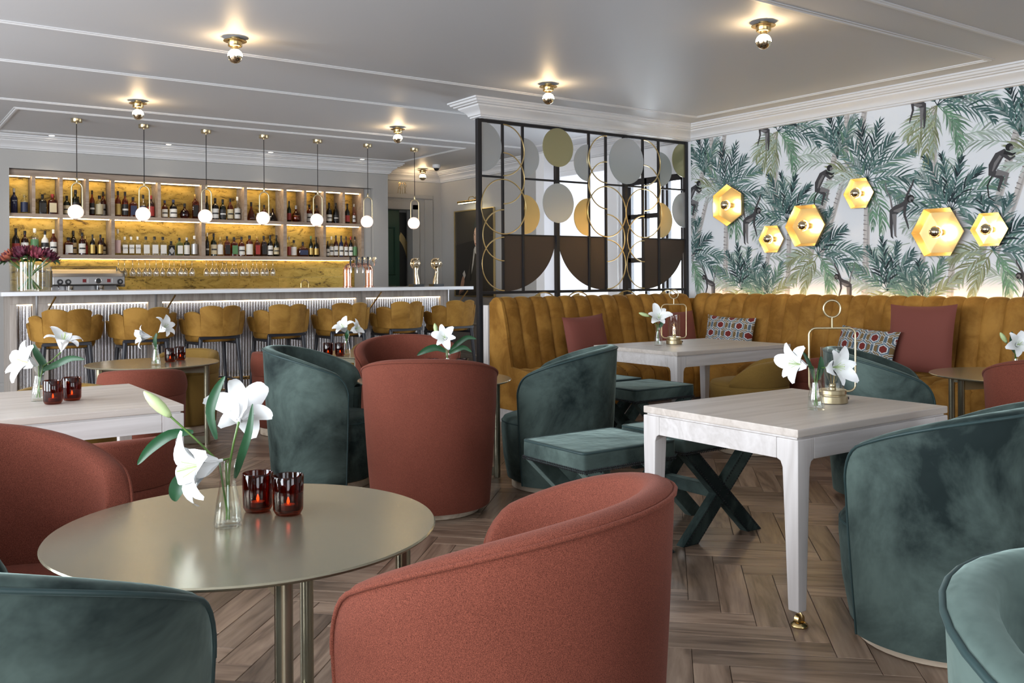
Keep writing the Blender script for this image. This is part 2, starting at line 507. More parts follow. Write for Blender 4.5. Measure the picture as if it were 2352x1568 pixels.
def sweep(prof, path, closed=False):
    """prof: (out, z) pairs; path: 2-D points with the room on the right hand; mitred"""
    m = len(path); rows = []
    for i in range(m):
        p = Vector(path[i])
        d0 = (p - Vector(path[i - 1])).normalized() if (closed or i > 0) else None
        d1 = (Vector(path[(i + 1) % m]) - p).normalized() if (closed or i < m - 1) else None
        if d0 is None: d0 = d1
        if d1 is None: d1 = d0
        n0 = Vector((d0.y, -d0.x)); n1 = Vector((d1.y, -d1.x))
        b = n0 + n1; b = b / (1 + n0.dot(n1))
        rows.append([(p.x + b.x * q, p.y + b.y * q, z) for q, z in prof])
    if closed: rows.append(rows[0])
    return rows
def text_mesh(txt, size, extrude=.0005):
    cu = bpy.data.curves.new('lettering', 'FONT'); cu.body = txt; cu.size = size
    cu.align_x = 'CENTER'; cu.align_y = 'CENTER'; cu.extrude = extrude
    cu.resolution_u = 3
    o = bpy.data.objects.new('lettering', cu); C.objects.link(o)
    dg = bpy.context.evaluated_depsgraph_get()
    me = bpy.data.meshes.new_from_object(o.evaluated_get(dg))
    bpy.data.objects.remove(o, do_unlink=True); bpy.data.curves.remove(cu)
    return me
ORD = ['zeroth', 'first', 'second', 'third', 'fourth', 'fifth', 'sixth', 'seventh', 'eighth', 'ninth', 'tenth', 'eleventh', 'twelfth',
       'thirteenth', 'fourteenth', 'fifteenth', 'sixteenth', 'seventeenth', 'eighteenth', 'nineteenth', 'twentieth']
def ordw(n):
    return ORD[n] if n < len(ORD) else {2: 'twenty', 3: 'thirty'}[n // 10] + ('-' + ORD[n % 10] if n % 10 else 'ieth')

# ================================================================== the room
ZC = 2.88          # ceiling
XW = 7.26          # papered wall
YB = 11.45         # bar wall
# ---- herringbone floor
L_, W_ = .60, .12
def plank_mesh(name, mat):
    b = MB(); g = .0009; e = .0016
    x0, x1, y0, y1 = -L_ / 2 + g, L_ / 2 - g, -W_ / 2 + g, W_ / 2 - g
    v = [(x0, y0, -.012), (x1, y0, -.012), (x1, y1, -.012), (x0, y1, -.012),
         (x0, y0, -e), (x1, y0, -e), (x1, y1, -e), (x0, y1, -e),
         (x0 + e, y0 + e, 0), (x1 - e, y0 + e, 0), (x1 - e, y1 - e, 0), (x0 + e, y1 - e, 0)]
    f = [(8, 9, 10, 11)]
    for i in range(4):
        j = (i + 1) % 4
        f += [(i, j, 4 + j, 4 + i), (4 + i, 4 + j, 8 + j, 8 + i)]
    b.add(v, f)
    me = b.mesh(name); me.materials.append(MATS[mat])
    return me, v, f
floor = MB().box(-3.5, 7.6, -3.4, 12.6, -.25, -.008).build('floor', 'floor_gap', smooth=0)
struct(floor, 'brown oak herringbone plank floor', 'floor')
pmA, pv, pf = plank_mesh('plank', 'floor_oak_a')
pmB, _, _ = plank_mesh('plank', 'floor_oak_b')
planks = []
c45 = math.cos(PI / 4)
def in_view(x, y):
    d = x * CF.x + y * CF.y; l = x * CR.x + y * CR.y
    if d < 1.2: return None
    px = 1176 + l / d * 2105.6; py = 636.7 + CAM_H / d * 2105.6
    return (px, py, d) if -60 < px < 2412 and py < 1640 else None
for j in range(-16, 17):
    for i in range(-110, 111):
        ux = i * W_ - j * L_; uy = i * W_ + j * L_
        for kind in (0, 1):
            if kind == 0: cx, cy_ = ux + L_ / 2, uy + W_ / 2
            else: cx, cy_ = ux + L_ + W_ / 2, uy + W_ - L_ / 2
            X = (cx - cy_) * c45 + 1.9; Y = (cx + cy_) * c45 + 4.0
            if -3.4 < X < 7.5 and -3.3 < Y < 12.3: planks.append((X, Y, kind))
# the ones open to view between the furniture, nearest first
OPEN = [(1500, 1240, 2140, 1568), (480, 1330, 1000, 1568), (780, 1120, 1640, 1330), (560, 960, 680, 1120), (1120, 930, 1240, 1160), (1560, 1040, 1960, 1330), (0, 1300, 500, 1568), (480, 900, 640, 1010)]
near = []
for n_, (X, Y, k) in enumerate(planks):
    q = in_view(X, Y)
    if q and any(a <= q[0] <= c and b_ <= q[1] <= d for a, b_, c, d in OPEN): near.append((q[2], n_))
near.sort(); single = {n_ for _, n_ in near[:290]}
rest = MB()
for n_, (X, Y, k) in enumerate(planks):
    a = PI / 4 + (PI / 2 if k else 0)
    if n_ in single:
        o = bpy.data.objects.new('plank', pmB if k else pmA); C.objects.link(o)
        o.parent = floor; o.location = (X, Y, 0); o.rotation_euler = (0, 0, a)
    else:
        ca, sa = math.cos(a), math.sin(a)
        rest.add([(X + x * ca - y * sa, Y + x * sa + y * ca, z) for x, y, z in pv], pf, k)
ro = rest.build('planking', ['floor_oak_a', 'floor_oak_b'], floor, smooth=0)
ro['kind'] = 'stuff'

# ---- ceiling, walls
ceil = MB().box(-3.5, 7.6, -3.4, 12.6, ZC, ZC + .15).build('ceiling', 'ceiling_paint', smooth=0)
struct(ceil, 'pale grey painted ceiling with panel mouldings', 'ceiling')
TR = [(0, ZC + .001), (0, ZC - .006), (.012, ZC - .008), (.018, ZC - .014), (.034, ZC - .014), (.040, ZC - .008), (.052, ZC - .006), (.052, ZC + .001)]
def rect_trim(name, x0, x1, y0, y1):
    path = [(x0, y0), (x0, y1), (x1, y1), (x1, y0)]      # room on the right = inside
    o = MB().grid(sweep(TR, path, True)).build(name, 'trim_paint', ceil, smooth=25)
    return o
rect_trim('panel_moulding', -3.0, 6.88, 3.47, 6.45)
rect_trim('panel_moulding', -3.0, 6.88, -2.9, 3.15)
rect_trim('panel_moulding', -3.0, 6.75, 7.52, 9.17)
rect_trim('panel_moulding', 1.16, 6.10, 9.55, 11.12)
NX0, NX1, NZ0, NZ1 = 1.34, 5.79, 1.02, 2.522
wb = MB()
wb.box(-3.5, NX0, YB, 11.95, 0, ZC); wb.box(NX1, 6.015, YB, 12.12, 0, ZC)
wb.box(NX0, NX1, YB, 11.95, NZ1, ZC); wb.box(NX0, NX1, YB, 11.95, 0, .86); wb.box(NX0, NX1, 11.83, 11.95, .86, NZ1)
wall_bar = struct(wb.build('wall_back', 'wall_paint', smooth=0), 'grey painted wall with bottle niche behind the bar', 'wall')
YD = 12.08
wd = MB(); wd.box(6.015, 6.22, YD, YD + .14, 0, ZC); wd.box(6.74, 7.6, YD, YD + .14, 0, ZC); wd.box(6.22, 6.74, YD, YD + .14, 2.30, ZC)
wd.box(5.9, 7.6, YD + .24, YD + .30, 0, ZC); wall_door = struct(wd.build('wall_lobby', 'wall_paint', smooth=0), 'dark grey wall around the green door', 'wall')  # first box is added backing, stops world light leaking through the door opening
# papered wall and the wall beyond it
W0, W1, WZ0, WZ1 = 7.02, 7.92, .35, 2.40
wr = MB()
wr.box(XW, XW + .25, -3.4, W0, 0, ZC, 0)
wr.box(XW, XW + .25, W1, 8.22, 0, ZC, 1); wr.box(XW, XW + .25, 9.27, 9.45, 0, ZC, 1); wr.box(XW, XW + .25, 8.22, 9.27, 2.62, ZC, 1); wr.box(XW, XW + .25, 8.22, 9.27, 0, .3, 1)
wr.box(XW, XW + .25, 9.45, 12.3, 0, ZC, 2)
wr.box(XW, XW + .25, W0, W1, WZ1, ZC, 1); wr.box(XW, XW + .25, W0, W1, 0, WZ0, 1)
wall_right = struct(wr.build('wall_right', ['paper_ground', 'white_paint', 'wall_paint'], smooth=0), 'long side wall with palm wallpaper', 'wall')
# a white reveal where the plain wall steps in
struct(MB().box(XW - .16, XW - .002, 9.28, 9.45, 0, ZC).build('trim_1', 'white_paint', smooth=0), 'white painted pilaster beside the portrait', 'trim')
struct(MB().box(XW - .05, XW - .002, 8.02, 8.19, 0, 2.68).build('trim_2', 'white_paint', smooth=0, bevel=.006), 'white window architrave behind the screen', 'trim')
# left wall and front wall with window openings (beside and behind the camera)
wl = MB(); x0, x1 = -3.6, -3.45
ys = [-3.4, -.35, 1.55, 2.65, 4.55, 5.65, 7.55, 12.2]
for a in range(0, 8, 2): wl.box(x0, x1, ys[a], ys[a + 1], 0, ZC)
for a in (1, 3, 5): wl.box(x0, x1, ys[a], ys[a + 1], 2.6, ZC); wl.box(x0, x1, ys[a], ys[a + 1], 0, .5)
struct(wl.build('wall_left', 'wall_paint', smooth=0), 'grey wall with tall windows left of the room', 'wall')
wf = MB(); xs = [-3.6, -2.15, -.25, 1.25, 3.15, 7.6]
for a in (0, 2, 4): wf.box(xs[a], xs[a + 1], -3.5, -3.35, 0, ZC)
for a in (1, 3): wf.box(xs[a], xs[a + 1], -3.5, -3.35, 2.6, ZC); wf.box(xs[a], xs[a + 1], -3.5, -3.35, 0, .5)
struct(wf.build('wall_front', 'wall_paint', smooth=0), 'grey wall with tall windows behind the viewpoint', 'wall')
# header over the screen and knee wall under it
struct(MB().box(4.575, XW, 6.90, 7.04, 2.722, ZC).build('trim_3', 'trim_paint', smooth=0), 'white header beam above the metal screen', 'trim')
kw = MB().box(4.585, XW - .003, 6.83, 6.905, 0, 1.03).build('wall_partition', 'white_oak_up', smooth=0)
struct(kw, 'low pale oak partition behind the banquette', 'wall')
# cornice in one continuous mitred run
CP = [(.172, ZC + .001), (.172, ZC - .014), (.158, ZC - .018), (.150, ZC - .034), (.134, ZC - .040), (.128, ZC - .050), (.100, ZC - .054),
      (.097, ZC - .066), (.082, ZC - .078), (.062, ZC - .090), (.046, ZC - .104), (.036, ZC - .122), (.034, ZC - .132), (.022, ZC - .136), (.020, ZC - .148), (0, ZC - .155)]
path = [(-3.45, YB), (6.015, YB), (6.015, YD), (XW - .002, YD), (XW - .002, 7.04), (4.575, 7.04), (4.575, 6.90), (XW - .001, 6.90), (XW - .001, -3.35)]
struct(MB().grid(sweep(CP, path)).build('trim_4', 'trim_paint', smooth=30), 'stepped plaster cornice running round the ceiling', 'trim')
# baseboards
BB = [(0, .16), (.010, .155), (.012, .13), (.018, .125), (.018, 0)]
struct(MB().grid(sweep(BB, [(-3.45, YB), (6.015, YB), (6.015, YD), (6.15, YD)])).build('baseboard_back', 'wall_paint', smooth=30), 'grey baseboard below the bar wall', 'baseboard')
struct(MB().grid(sweep(BB, [(6.80, YD), (XW, YD), (XW, 9.5)])).build('baseboard_lobby', 'wall_paint', smooth=30), 'grey baseboard under the portrait', 'baseboard')
dado = [(0, .62), (.012, .615), (.016, .60), (.008, .585), (0, .58)]
struct(MB().grid(sweep(dado, [(6.80, YD), (XW, YD), (XW, 9.5)])).build('trim_5', 'wall_paint', smooth=30), 'grey dado rail below the portrait', 'trim')

# ---- green door in the lobby
d1 = struct(MB().box(6.20, 6.62, YD + .16, YD + .20, 0, 2.30).build('door_1', 'door_green', smooth=0, bevel=.004), 'dark green panelled door beyond the bar', 'door')
for z0, z1 in ((1.32, 2.05), (.2, 1.18)):
    fr = MB(); x0, x1, y = 6.27, 6.55, YD + .158
    pr = [(0, 0), (.006, -.010), (.016, -.014), (.024, -.008), (.030, 0)]
    rows = []
    for (px_, pz_, sx_, sz_) in ((x0, z0, 1, 1), (x1, z0, -1, 1), (x1, z1, -1, -1), (x0, z1, 1, -1), (x0, z0, 1, 1)):
        rows.append([(px_ + sx_ * a, y + b_, pz_ + sz_ * a) for a, b_ in pr])
    fr.grid(rows).build('panel_moulding', 'door_green', d1, smooth=30)
    MB().box(x0 + .05, x1 - .05, y - .004, y + .002, z0 + .05, z1 - .05).build('panel', 'door_green', d1, smooth=0, bevel=.003)
# gilt-lined mirror edge beside the door leaf
m_ = thing('round_mirror', 'dark mirror with gilt crescent edge beside the green door', 'mirror', (6.70, YD + .19, 1.45))
MB().box(-.075, .05, -.004, .004, -1.0, .82).build('glass', 'door_deep', m_, smooth=0)
cr = MB(); rows = []
for k in range(25):
    a = math.radians(-70 + 140 * k / 24)
    rows.append([(-.20 + .25 * math.cos(a) * 1.02 + .02, -.012, -.1 + .55 * math.sin(a)), (-.20 + .30 * math.cos(a) + .05, -.012, -.1 + .66 * math.sin(a))])
cr.grid(rows).build('gilt_edge', 'gold_warm', m_, smooth=0)
# architrave
ar = MB()
ar.box(6.74, 6.86, YD - .03, YD - .001, 0, 2.38); ar.box(6.02, 6.86, YD - .03, YD - .001, 2.30, 2.42)
struct(ar.build('trim_6', 'wall_paint', smooth=0, bevel=.006), 'grey architrave of the green door', 'trim')
ar = MB(); ar.box(6.96, 7.10, YD - .022, YD - .001, 0, 2.46); ar.box(6.02, 7.10, YD - .022, YD - .001, 2.47, 2.53)
struct(ar.build('trim_7', 'wall_paint', smooth=0, bevel=.006), 'outer grey door casing in the lobby', 'trim')
# restroom emblem
em = thing('restroom_emblem', 'small brass couple emblem on wall above the green door', 'sign', (6.585, YD - .004, 2.60))
for s_, nm in ((-1, 'figure'), (1, 'figure')):
    b = MB(); cx = s_ * .045
    b.tube([(cx + .016 * math.cos(a * PI / 8), 0, .085 + .016 * math.sin(a * PI / 8)) for a in range(16)], .004, 6, closed=True)
    if s_ < 0:
        b.tube([(cx, 0, .066), (cx + .022, 0, .01), (cx + .012, 0, -.07)], .003, 6); b.tube([(cx, 0, .066), (cx - .022, 0, .01), (cx - .030, 0, -.06)], .003, 6)
        b.tube([(cx - .018, 0, .02), (cx + .02, 0, .0)], .003, 6)
    else:
        b.tube([(cx - .022, 0, .06), (cx + .012, 0, -.01), (cx - .018, 0, -.06)], .003, 6); b.tube([(cx + .022, 0, .06), (cx - .012, 0, -.01), (cx + .018, 0, -.06)], .003, 6)
    b.build(nm, 'brass', em)
MB().tube([(0, 0, .1), (0, 0, -.075)], .0025, 6).build('divider', 'brass', em)
b = MB(); b.tube([(.014 * math.cos(a * PI / 6), 0, -.125 + .014 * math.sin(a * PI / 6)) for a in range(9)], .003, 6); b.build('scroll', 'brass', em)

# ---- black steel window in the side wall behind the screen
wn = bpy.data.objects.new('window_1', None); C.objects.link(wn)
struct(wn, 'black steel window behind the metal screen', 'window')
def wbar(y0, y1, z0, z1, nm='window_frame', dx=.05):
    MB().box(XW + .02, XW + .02 + dx, y0, y1, z0, z1).build(nm, 'black_metal', wn, smooth=0, bevel=.003)
wbar(W0, W0 + .05, WZ0, WZ1); wbar(W1 - .06, W1, WZ0, WZ1)
wbar(W0, W1, WZ1 - .07, WZ1); wbar(W0, W1, WZ0, WZ0 + .06)
for y in (7.26, 7.33, 7.60): wbar(y, y + .035, WZ0, WZ1, 'mullion')
for z in (1.94, 1.44, .92): wbar(7.33, W1, z, z + .055, 'glazing_bar', .04)
ys_ = [(W0 + .05, 7.26), (7.365, 7.60), (7.635, W1 - .06)]
for y0, y1 in ys_:
    zs = [WZ0 + .06, .92, 1.44, 1.94, WZ1 - .07] if y0 > 7.3 else [WZ0 + .06, WZ1 - .07]
    for a in range(len(zs) - 1):
        MB().box(XW + .04, XW + .045, y0, y1, zs[a] + (.055 if a else 0), zs[a + 1]).build('pane', 'window_glass', wn, smooth=0)
MB().box(XW + .09, XW + .13, W0 + .30, W0 + .36, WZ0, WZ1).build('casement_edge', 'black_metal', wn, smooth=0)
w7 = bpy.data.objects.new('window_7', None); C.objects.link(w7)
struct(w7, 'tall window with a white blind behind the metal screen', 'window')
for y0, y1, z0, z1 in ((8.22, 8.27, .3, 2.62), (9.22, 9.27, .3, 2.62), (8.27, 9.22, .3, .36), (8.27, 9.22, 2.56, 2.62)):
    MB().box(XW + .02, XW + .07, y0, y1, z0, z1).build('window_frame', 'white_paint', w7, smooth=0)
MB().box(XW + .060, XW + .0615, 8.27, 9.22, .36, 2.56).build('roller_blind', 'blind_cloth', w7, smooth=0)
# windows of the left and front wall
def far_window(n_, ax, c0, c1, pos):
    e = bpy.data.objects.new('window_%d' % n_, None); C.objects.link(e)
    struct(e, 'tall white framed window number %d outside the view' % n_, 'window')
    def bx(a0, a1, z0, z1, nm, t=.05):
        b = MB()
        if ax == 'X': b.box(pos, pos + t, a0, a1, z0, z1)
        else: b.box(a0, a1, pos, pos + t, z0, z1)
        b.build(nm, 'white_paint', e, smooth=0)
    bx(c0, c0 + .06, .5, 2.6, 'window_frame'); bx(c1 - .06, c1, .5, 2.6, 'window_frame')
    bx(c0, c1, .5, .56, 'window_frame'); bx(c0, c1, 2.54, 2.6, 'window_frame'); bx((c0 + c1) / 2 - .02, (c0 + c1) / 2 + .02, .5, 2.6, 'mullion', .04)
for n_, (a, b_) in enumerate(((-.35, 1.55), (2.65, 4.55), (5.65, 7.55))): far_window(2 + n_, 'X', a, b_, -3.55)
for n_, (a, b_) in enumerate(((-2.15, -.25), (1.25, 3.15))): far_window(5 + n_, 'Y', a, b_, -3.47)

# ================================================================== palm wallpaper (flat print on the side wall)
rng = random.Random(11)
PRINT = []          # (polygon in (s, z), colour); drawn in order
def stroke(pts, wid, col, dst=None):
    n = len(pts); l = []; r = []
    for i, (x, y) in enumerate(pts):
        a = pts[max(0, i - 1)]; b = pts[min(n - 1, i + 1)]
        dx, dy = b[0] - a[0], b[1] - a[1]; q = math.hypot(dx, dy) or 1
        nx, ny = -dy / q, dx / q
        l.append((x + nx * wid[i] / 2, y + ny * wid[i] / 2)); r.append((x - nx * wid[i] / 2, y - ny * wid[i] / 2))
    (dst if dst is not None else PRINT).append((l + r[::-1], col))
def jit(c, a=.25):
    k = 1 + rng.uniform(-a, a)
    return tuple(max(0, min(1, x * k)) for x in c)
INK = (.020, .034, .040); TEAL = (.052, .105, .104); TEAL2 = (.10, .18, .165); GREEN = (.125, .22, .155); GREY = (.21, .265, .26); OLIVE = (.20, .225, .125); SAGE = (.30, .37, .31); PALE = (.43, .50, .47)
TRUNK = (.50, .48, .47); TRUNKD = (.13, .12, .12)
def frond(x, z, ang, ln, curve, wd, cols, n=12, thin=.0175, sides=(1, -1)):
    a0 = math.radians(ang); cv = math.radians(curve)
    p = [(x, z)]; A = [a0]; st = ln / n
    for k in range(n):
        a = a0 + cv * (k / n) ** 1.3
        p.append((p[-1][0] + math.cos(a) * st, p[-1][1] + math.sin(a) * st)); A.append(a)
    for k in range(2, n + 1):
        t = k / n
        lw = 1.38 * wd * (math.sin(PI * min(1, .12 + .80 * t)) ** .7) * rng.uniform(.8, 1.15)
        for s_ in sides:
            aa = A[k] + s_ * math.radians(41 - 20 * t + rng.uniform(-8, 8))
            q = p[k]; m = (q[0] + math.cos(aa) * lw * .55, q[1] + math.sin(aa) * lw * .55)
            dr = math.radians(-16 * math.copysign(1, math.cos(aa)))
            e = (m[0] + math.cos(aa + dr) * lw * .5, m[1] + math.sin(aa + dr) * lw * .5)
            w0 = thin * rng.uniform(.65, 1.25)
            stroke([q, ((q[0] + m[0]) / 2, (q[1] + m[1]) / 2), m, e], [w0 * .55, w0, w0 * .85, .001], jit(rng.choice(cols)))
    stroke(p, [.008 * (1 - .7 * k / n) for k in range(n + 1)], jit(cols[0], .1))
def trunk(x0, z0, x1, z1, w0, w1, rings=14):
    stroke([(x0, z0), ((x0 + x1) / 2 + .008, (z0 + z1) / 2), (x1, z1)], [w0, (w0 + w1) / 2, w1], jit(TRUNK, .06))
    stroke([(x0 + w0 * .3, z0), (x1 + w1 * .3, z1)], [w0 * .3, w1 * .3], (.38, .36, .35))
    L = math.hypot(x1 - x0, z1 - z0); ux, uz = (x1 - x0) / L, (z1 - z0) / L
    for k in range(rings):
        t = (k + .5) / rings + rng.uniform(-.01, .01); w_ = w0 + (w1 - w0) * t
        cx, cz = x0 + (x1 - x0) * t, z0 + (z1 - z0) * t
        h = rng.uniform(.006, .012); f = rng.uniform(-.5, .1)
        stroke([(cx - uz * w_ * -.48, cz + ux * w_ * -.48), (cx + uz * w_ * f, cz - ux * w_ * f - h * .6)], [h, .002], jit((.17, .16, .16), .3))
def blob(x, z, r, col, sq=1.0, n=12):
    PRINT.append(([(x + r * math.cos(2 * PI * k / n), z + r * sq * math.sin(2 * PI * k / n)) for k in range(n)], col))
MK = (.055, .053, .058); MKD = (.02, .02, .022); MKL = (.17, .165, .17)
def monkey_climb(x, z, s=1.0):
    q = lambda *p: [(x + a * s, z + b * s) for a, b in p]
    w = lambda *p: [a * s for a in p]
    stroke(q((-.06, -.07), (-.10, -.15), (-.09, -.24), (-.045, -.275), (-.03, -.25)), w(.012, .011, .009, .007, .004), MKD)
    stroke(q((-.055, -.055), (.015, -.10), (-.015, -.19), (-.005, -.205)), w(.055, .036, .020, .008), MK)
    stroke(q((-.03, -.05), (.055, -.075), (.035, -.145), (.06, -.155)), w(.05, .034, .018, .008), MKL)
    stroke(q((-.075, -.075), (-.055, .0), (-.01, .075), (.045, .11)), w(.035, .075, .072, .04), MK)
    stroke(q((-.06, -.04), (-.035, .02), (.005, .075)), w(.01, .025, .02), MKL)
    stroke(q((.025, .085), (.075, .04), (.115, .06)), w(.036, .024, .012), MK)
    stroke(q((.03, .10), (.095, .075), (.12, .085)), w(.03, .02, .01), MKD)
    blob(x + .07 * s, z + .135 * s, .030 * s, MKD); blob(x + .088 * s, z + .125 * s, .017 * s, MKL)
def monkey_hang(x, z, s=1.0, fl=1):
    q = lambda *p: [(x + a * s * fl, z + b * s) for a, b in p]
    w = lambda *p: [a * s for a in p]
    stroke(q((-.065, .02), (-.085, .12), (-.12, .18), (-.13, .26)), w(.02, .013, .011, .008), MKL)
    stroke(q((-.065, -.01), (-.075, -.14), (-.07, -.24), (-.055, -.26)), w(.05, .03, .018, .006), MK)
    stroke(q((-.045, -.01), (-.04, -.14), (-.035, -.235), (-.02, -.25)), w(.05, .03, .018, .006), MKL)
    stroke(q((-.085, -.02), (-.03, .0), (.04, .03), (.085, .075)), w(.04, .075, .065, .035), MK)
    stroke(q((-.05, -.01), (.0, -.01), (.05, .02)), w(.01, .04, .015), MKL)
    stroke(q((.06, .05), (.085, .13), (.135, .22), (.145, .26)), w(.038, .024, .016, .010), MK)
    stroke(q((.065, .05), (.055, -.05), (.085, -.14), (.095, -.18)), w(.034, .024, .016, .008), MK)
    blob(x + .115 * s * fl, z + .09 * s, .036 * s, MKD); blob(x + .122 * s * fl, z + .083 * s, .024 * s, MKL)
    blob(x + .128 * s * fl, z + .073 * s, .012 * s, MKD)
def tile():
    D = [INK, TEAL, TEAL, TEAL2]; Dm = [TEAL, TEAL2, GREY, TEAL]; G = [TEAL2, GREEN, GREY, TEAL2]; O = [OLIVE, SAGE, (.26, .30, .19)]; P = [SAGE, PALE, PALE]; GC = [GREEN, (.14, .27, .17), SAGE]
    # pale fronds and trunks behind
    for (x, z, a, l, c) in ((.05, 2.52, 20, .5, -40), (.12, 2.30, 165, .45, 25), (1.35, 2.40, 10, .45, -35), (1.42, 2.15, 170, .4, 25), (.9, 1.55, 190, .4, 20), (.95, 1.45, 10, .45, -25), (1.05, 1.28, 200, .4, 15), (.25, 1.42, 15, .4, -30), (.2, 1.22, 160, .35, 25), (.85, 2.1, -10, .4, -20)):
        frond(x, z, a, l, c, .12, P, 11, .017)
    trunk(1.12, 2.68, 1.10, 1.85, .050, .060, 20); trunk(.50, 2.10, .46, .98, .055, .068, 26)
    trunk(1.80, 2.42, 1.50, 1.42, .058, .062, 24); trunk(1.92, 2.30, 1.62, 1.44, .05, .055, 20)
    trunk(.30, 2.85, .28, 2.35, .055, .06, 12); trunk(.50, 2.85, .40, 2.40, .05, .06, 12)
    trunk(1.28, 1.80, 1.24, .98, .05, .06, 16); trunk(1.05, 1.62, .92, .98, .045, .055, 14)
    # crown under the cornice
    x, z = 1.15, 2.68
    for a, l, c, w_, cc in ((200, .36, 50, .12, O), (225, .42, 40, .12, O), (250, .48, 20, .11, O), (262, .42, 5, .09, O), (-30, .34, -75, .12, GC), (-48, .5, -50, .10, GC), (15, .46, -45, .14, G), (-5, .50, -42, .13, Dm), (30, .36, -40, .1, D), (60, .25, -20, .09, D), (120, .25, 20, .09, D)):
        frond(x, z, a, l, c, w_, cc)
    # big dark crown
    x, z = .50, 2.12
    for a, l, c, w_, cc in ((150, .40, 25, .13, O), (170, .42, 30, .12, P), (-55, .48, -45, .12, GC), (-75, .42, -20, .09, GC), (40, .46, -35, .14, G), (8, .44, -32, .14, Dm), (-18, .38, -35, .12, G), (62, .42, -20, .12, Dm), (78, .50, -6, .11, D), (95, .52, 6, .11, D), (112, .48, 14, .11, Dm), (128, .4, 18, .1, G)):
        frond(x, z, a, l, c, w_, cc)
    x, z = .20, 2.34
    for a, l, c, w_, cc in ((85, .42, 4, .08, D), (100, .45, 8, .08, D), (68, .40, -12, .10, G), (115, .35, 20, .08, Dm)): frond(x, z, a, l, c, w_, cc)
    x, z = 1.26, 1.80
    for a, l, c, w_, cc in ((200, .38, 25, .12, P), (185, .42, 28, .12, P), (152, .56, 22, .13, G), (165, .48, 28, .12, Dm), (42, .46, -38, .13, G), (22, .42, -40, .12, Dm), (60, .40, -20, .10, D), (80, .42, -6, .09, D), (97, .46, 5, .09, D), (112, .50, 10, .09, D), (125, .44, 16, .10, Dm)):
        frond(x, z, a, l, c, w_, cc)
    x, z = 1.60, 1.47
    for a, l, c, w_, cc in ((172, .36, 48, .12, O), (205, .38, 40, .12, O), (235, .40, 25, .10, O), (-40, .34, -70, .12, GC), (-58, .44, -40, .10, GC), (18, .44, -45, .13, G), (-6, .46, -45, .13, Dm), (48, .36, -25, .11, D), (75, .42, -8, .10, Dm), (100, .44, 8, .09, D), (122, .40, 16, .09, G)):
        frond(x, z, a, l, c, w_, cc)
    x, z = .69, 1.14
    for a, l, c, w_, cc in ((200, .3, 20, .1, O), (-10, .32, -20, .1, O), (160, .38, 22, .12, P), (20, .36, -25, .12, P), (140, .42, 20, .11, G), (42, .40, -22, .11, G), (60, .40, -14, .10, Dm), (78, .42, -5, .08, D), (95, .46, 4, .08, D), (112, .42, 10, .09, D)):
        frond(x, z, a, l, c, w_, cc)
    x, z = 1.02, 1.02
    for a, l, c, w_, cc in ((120, .38, 14, .10, Dm), (95, .36, 4, .09, D), (70, .40, -12, .10, G), (45, .38, -20, .1, O), (145, .34, 20, .1, G)): frond(x, z, a, l, c, w_, cc)
    monkey_climb(1.66, 2.13, 1.0); monkey_hang(.80, 1.84, .95); monkey_hang(.27, 1.20, .75, -1); monkey_hang(.98, 2.71, .8, -1)
tile()
TILE = 1.615
def clip(poly, s0, s1, z0, z1):
    for ax, lim, sg in ((0, s0, 1), (0, s1, -1), (1, z0, 1), (1, z1, -1)):
        out = []
        for i in range(len(poly)):
            a, b = poly[i - 1], poly[i]
            ia, ib = (a[ax] - lim) * sg >= 0, (b[ax] - lim) * sg >= 0
            if ia != ib:
                t = (lim - a[ax]) / (b[ax] - a[ax])
                out.append((a[0] + (b[0] - a[0]) * t, a[1] + (b[1] - a[1]) * t))
            if ib: out.append(b)
        poly = out
        if len(poly) < 3: return None
    return poly
pm = MB(); pcol = []
nP = len(PRINT)
for rep in range(-1, 4):
    for i, (poly, col) in enumerate(PRINT):
        q = clip([(a + rep * TILE, b) for a, b in poly], .005, 6.0, .95, 2.728)
        if not q: continue
        xo = XW - .0006 - .0026 * i / nP - .00003 * rep
        # strips are split into quads so that no face is concave
        m = len(q)
        if m == len(poly) and m % 2 == 0 and m > 4 and m <= 10 or (m == len(poly) and m in (6, 8, 10)):
            h = m // 2
            for k in range(h - 1):
                quad = [q[k], q[k + 1], q[m - 2 - k], q[m - 1 - k]]
                pm.add([(xo, 6.90 - s_, z_) for s_, z_ in quad], [(0, 1, 2, 3)]); pcol.append(col)
        else:
            pm.add([(xo, 6.90 - s_, z_) for s_, z_ in q], [tuple(range(m))]); pcol.append(col)
pm.col = pcol
po = pm.build('wallpaper_print', 'printed_paper', wall_right, smooth=0)
po['label'] = 'painted palm and monkey print of the wallpaper'

# ================================================================== metal screen
sc_ = thing('room_divider_screen', 'black framed metal screen with discs and rings above the banquette', 'screen', (0, 6.955, 0))
def sbar(x0, x1, z0, z1, d=.03, nm='rail'):
    MB().box(x0, x1, -d / 2, d / 2, z0, z1).build(nm, 'black_metal', sc_, smooth=0, bevel=.002)
ZT, ZM, ZQ, ZB = 2.722, 2.205, 1.675, 1.150
for x, w_ in ((4.578, .042), (5.475, .038), (6.361, .038), (7.238, .034)):
    sbar(x - w_ / 2, x + w_ / 2, .0 if x < 4.6 else 1.03, ZT, .045, 'post')
for x in (4.841, 5.07, 5.88, 6.102, 6.609, 6.834): sbar(x - .010, x + .010, ZB, ZT, .025, 'bar')
for a, b_ in ((4.60, 5.456), (5.494, 6.342), (6.38, 7.221)):
    sbar(a, b_, ZT - .028, ZT, .03); sbar(a, b_, ZB - .022, ZB + .004, .03)
for a, b_ in ((4.60, 4.831), (5.08, 5.456), (5.494, 5.87), (6.112, 6.342), (6.38, 6.599), (6.844, 7.221)): sbar(a, b_, ZM - .009, ZM + .009, .022)
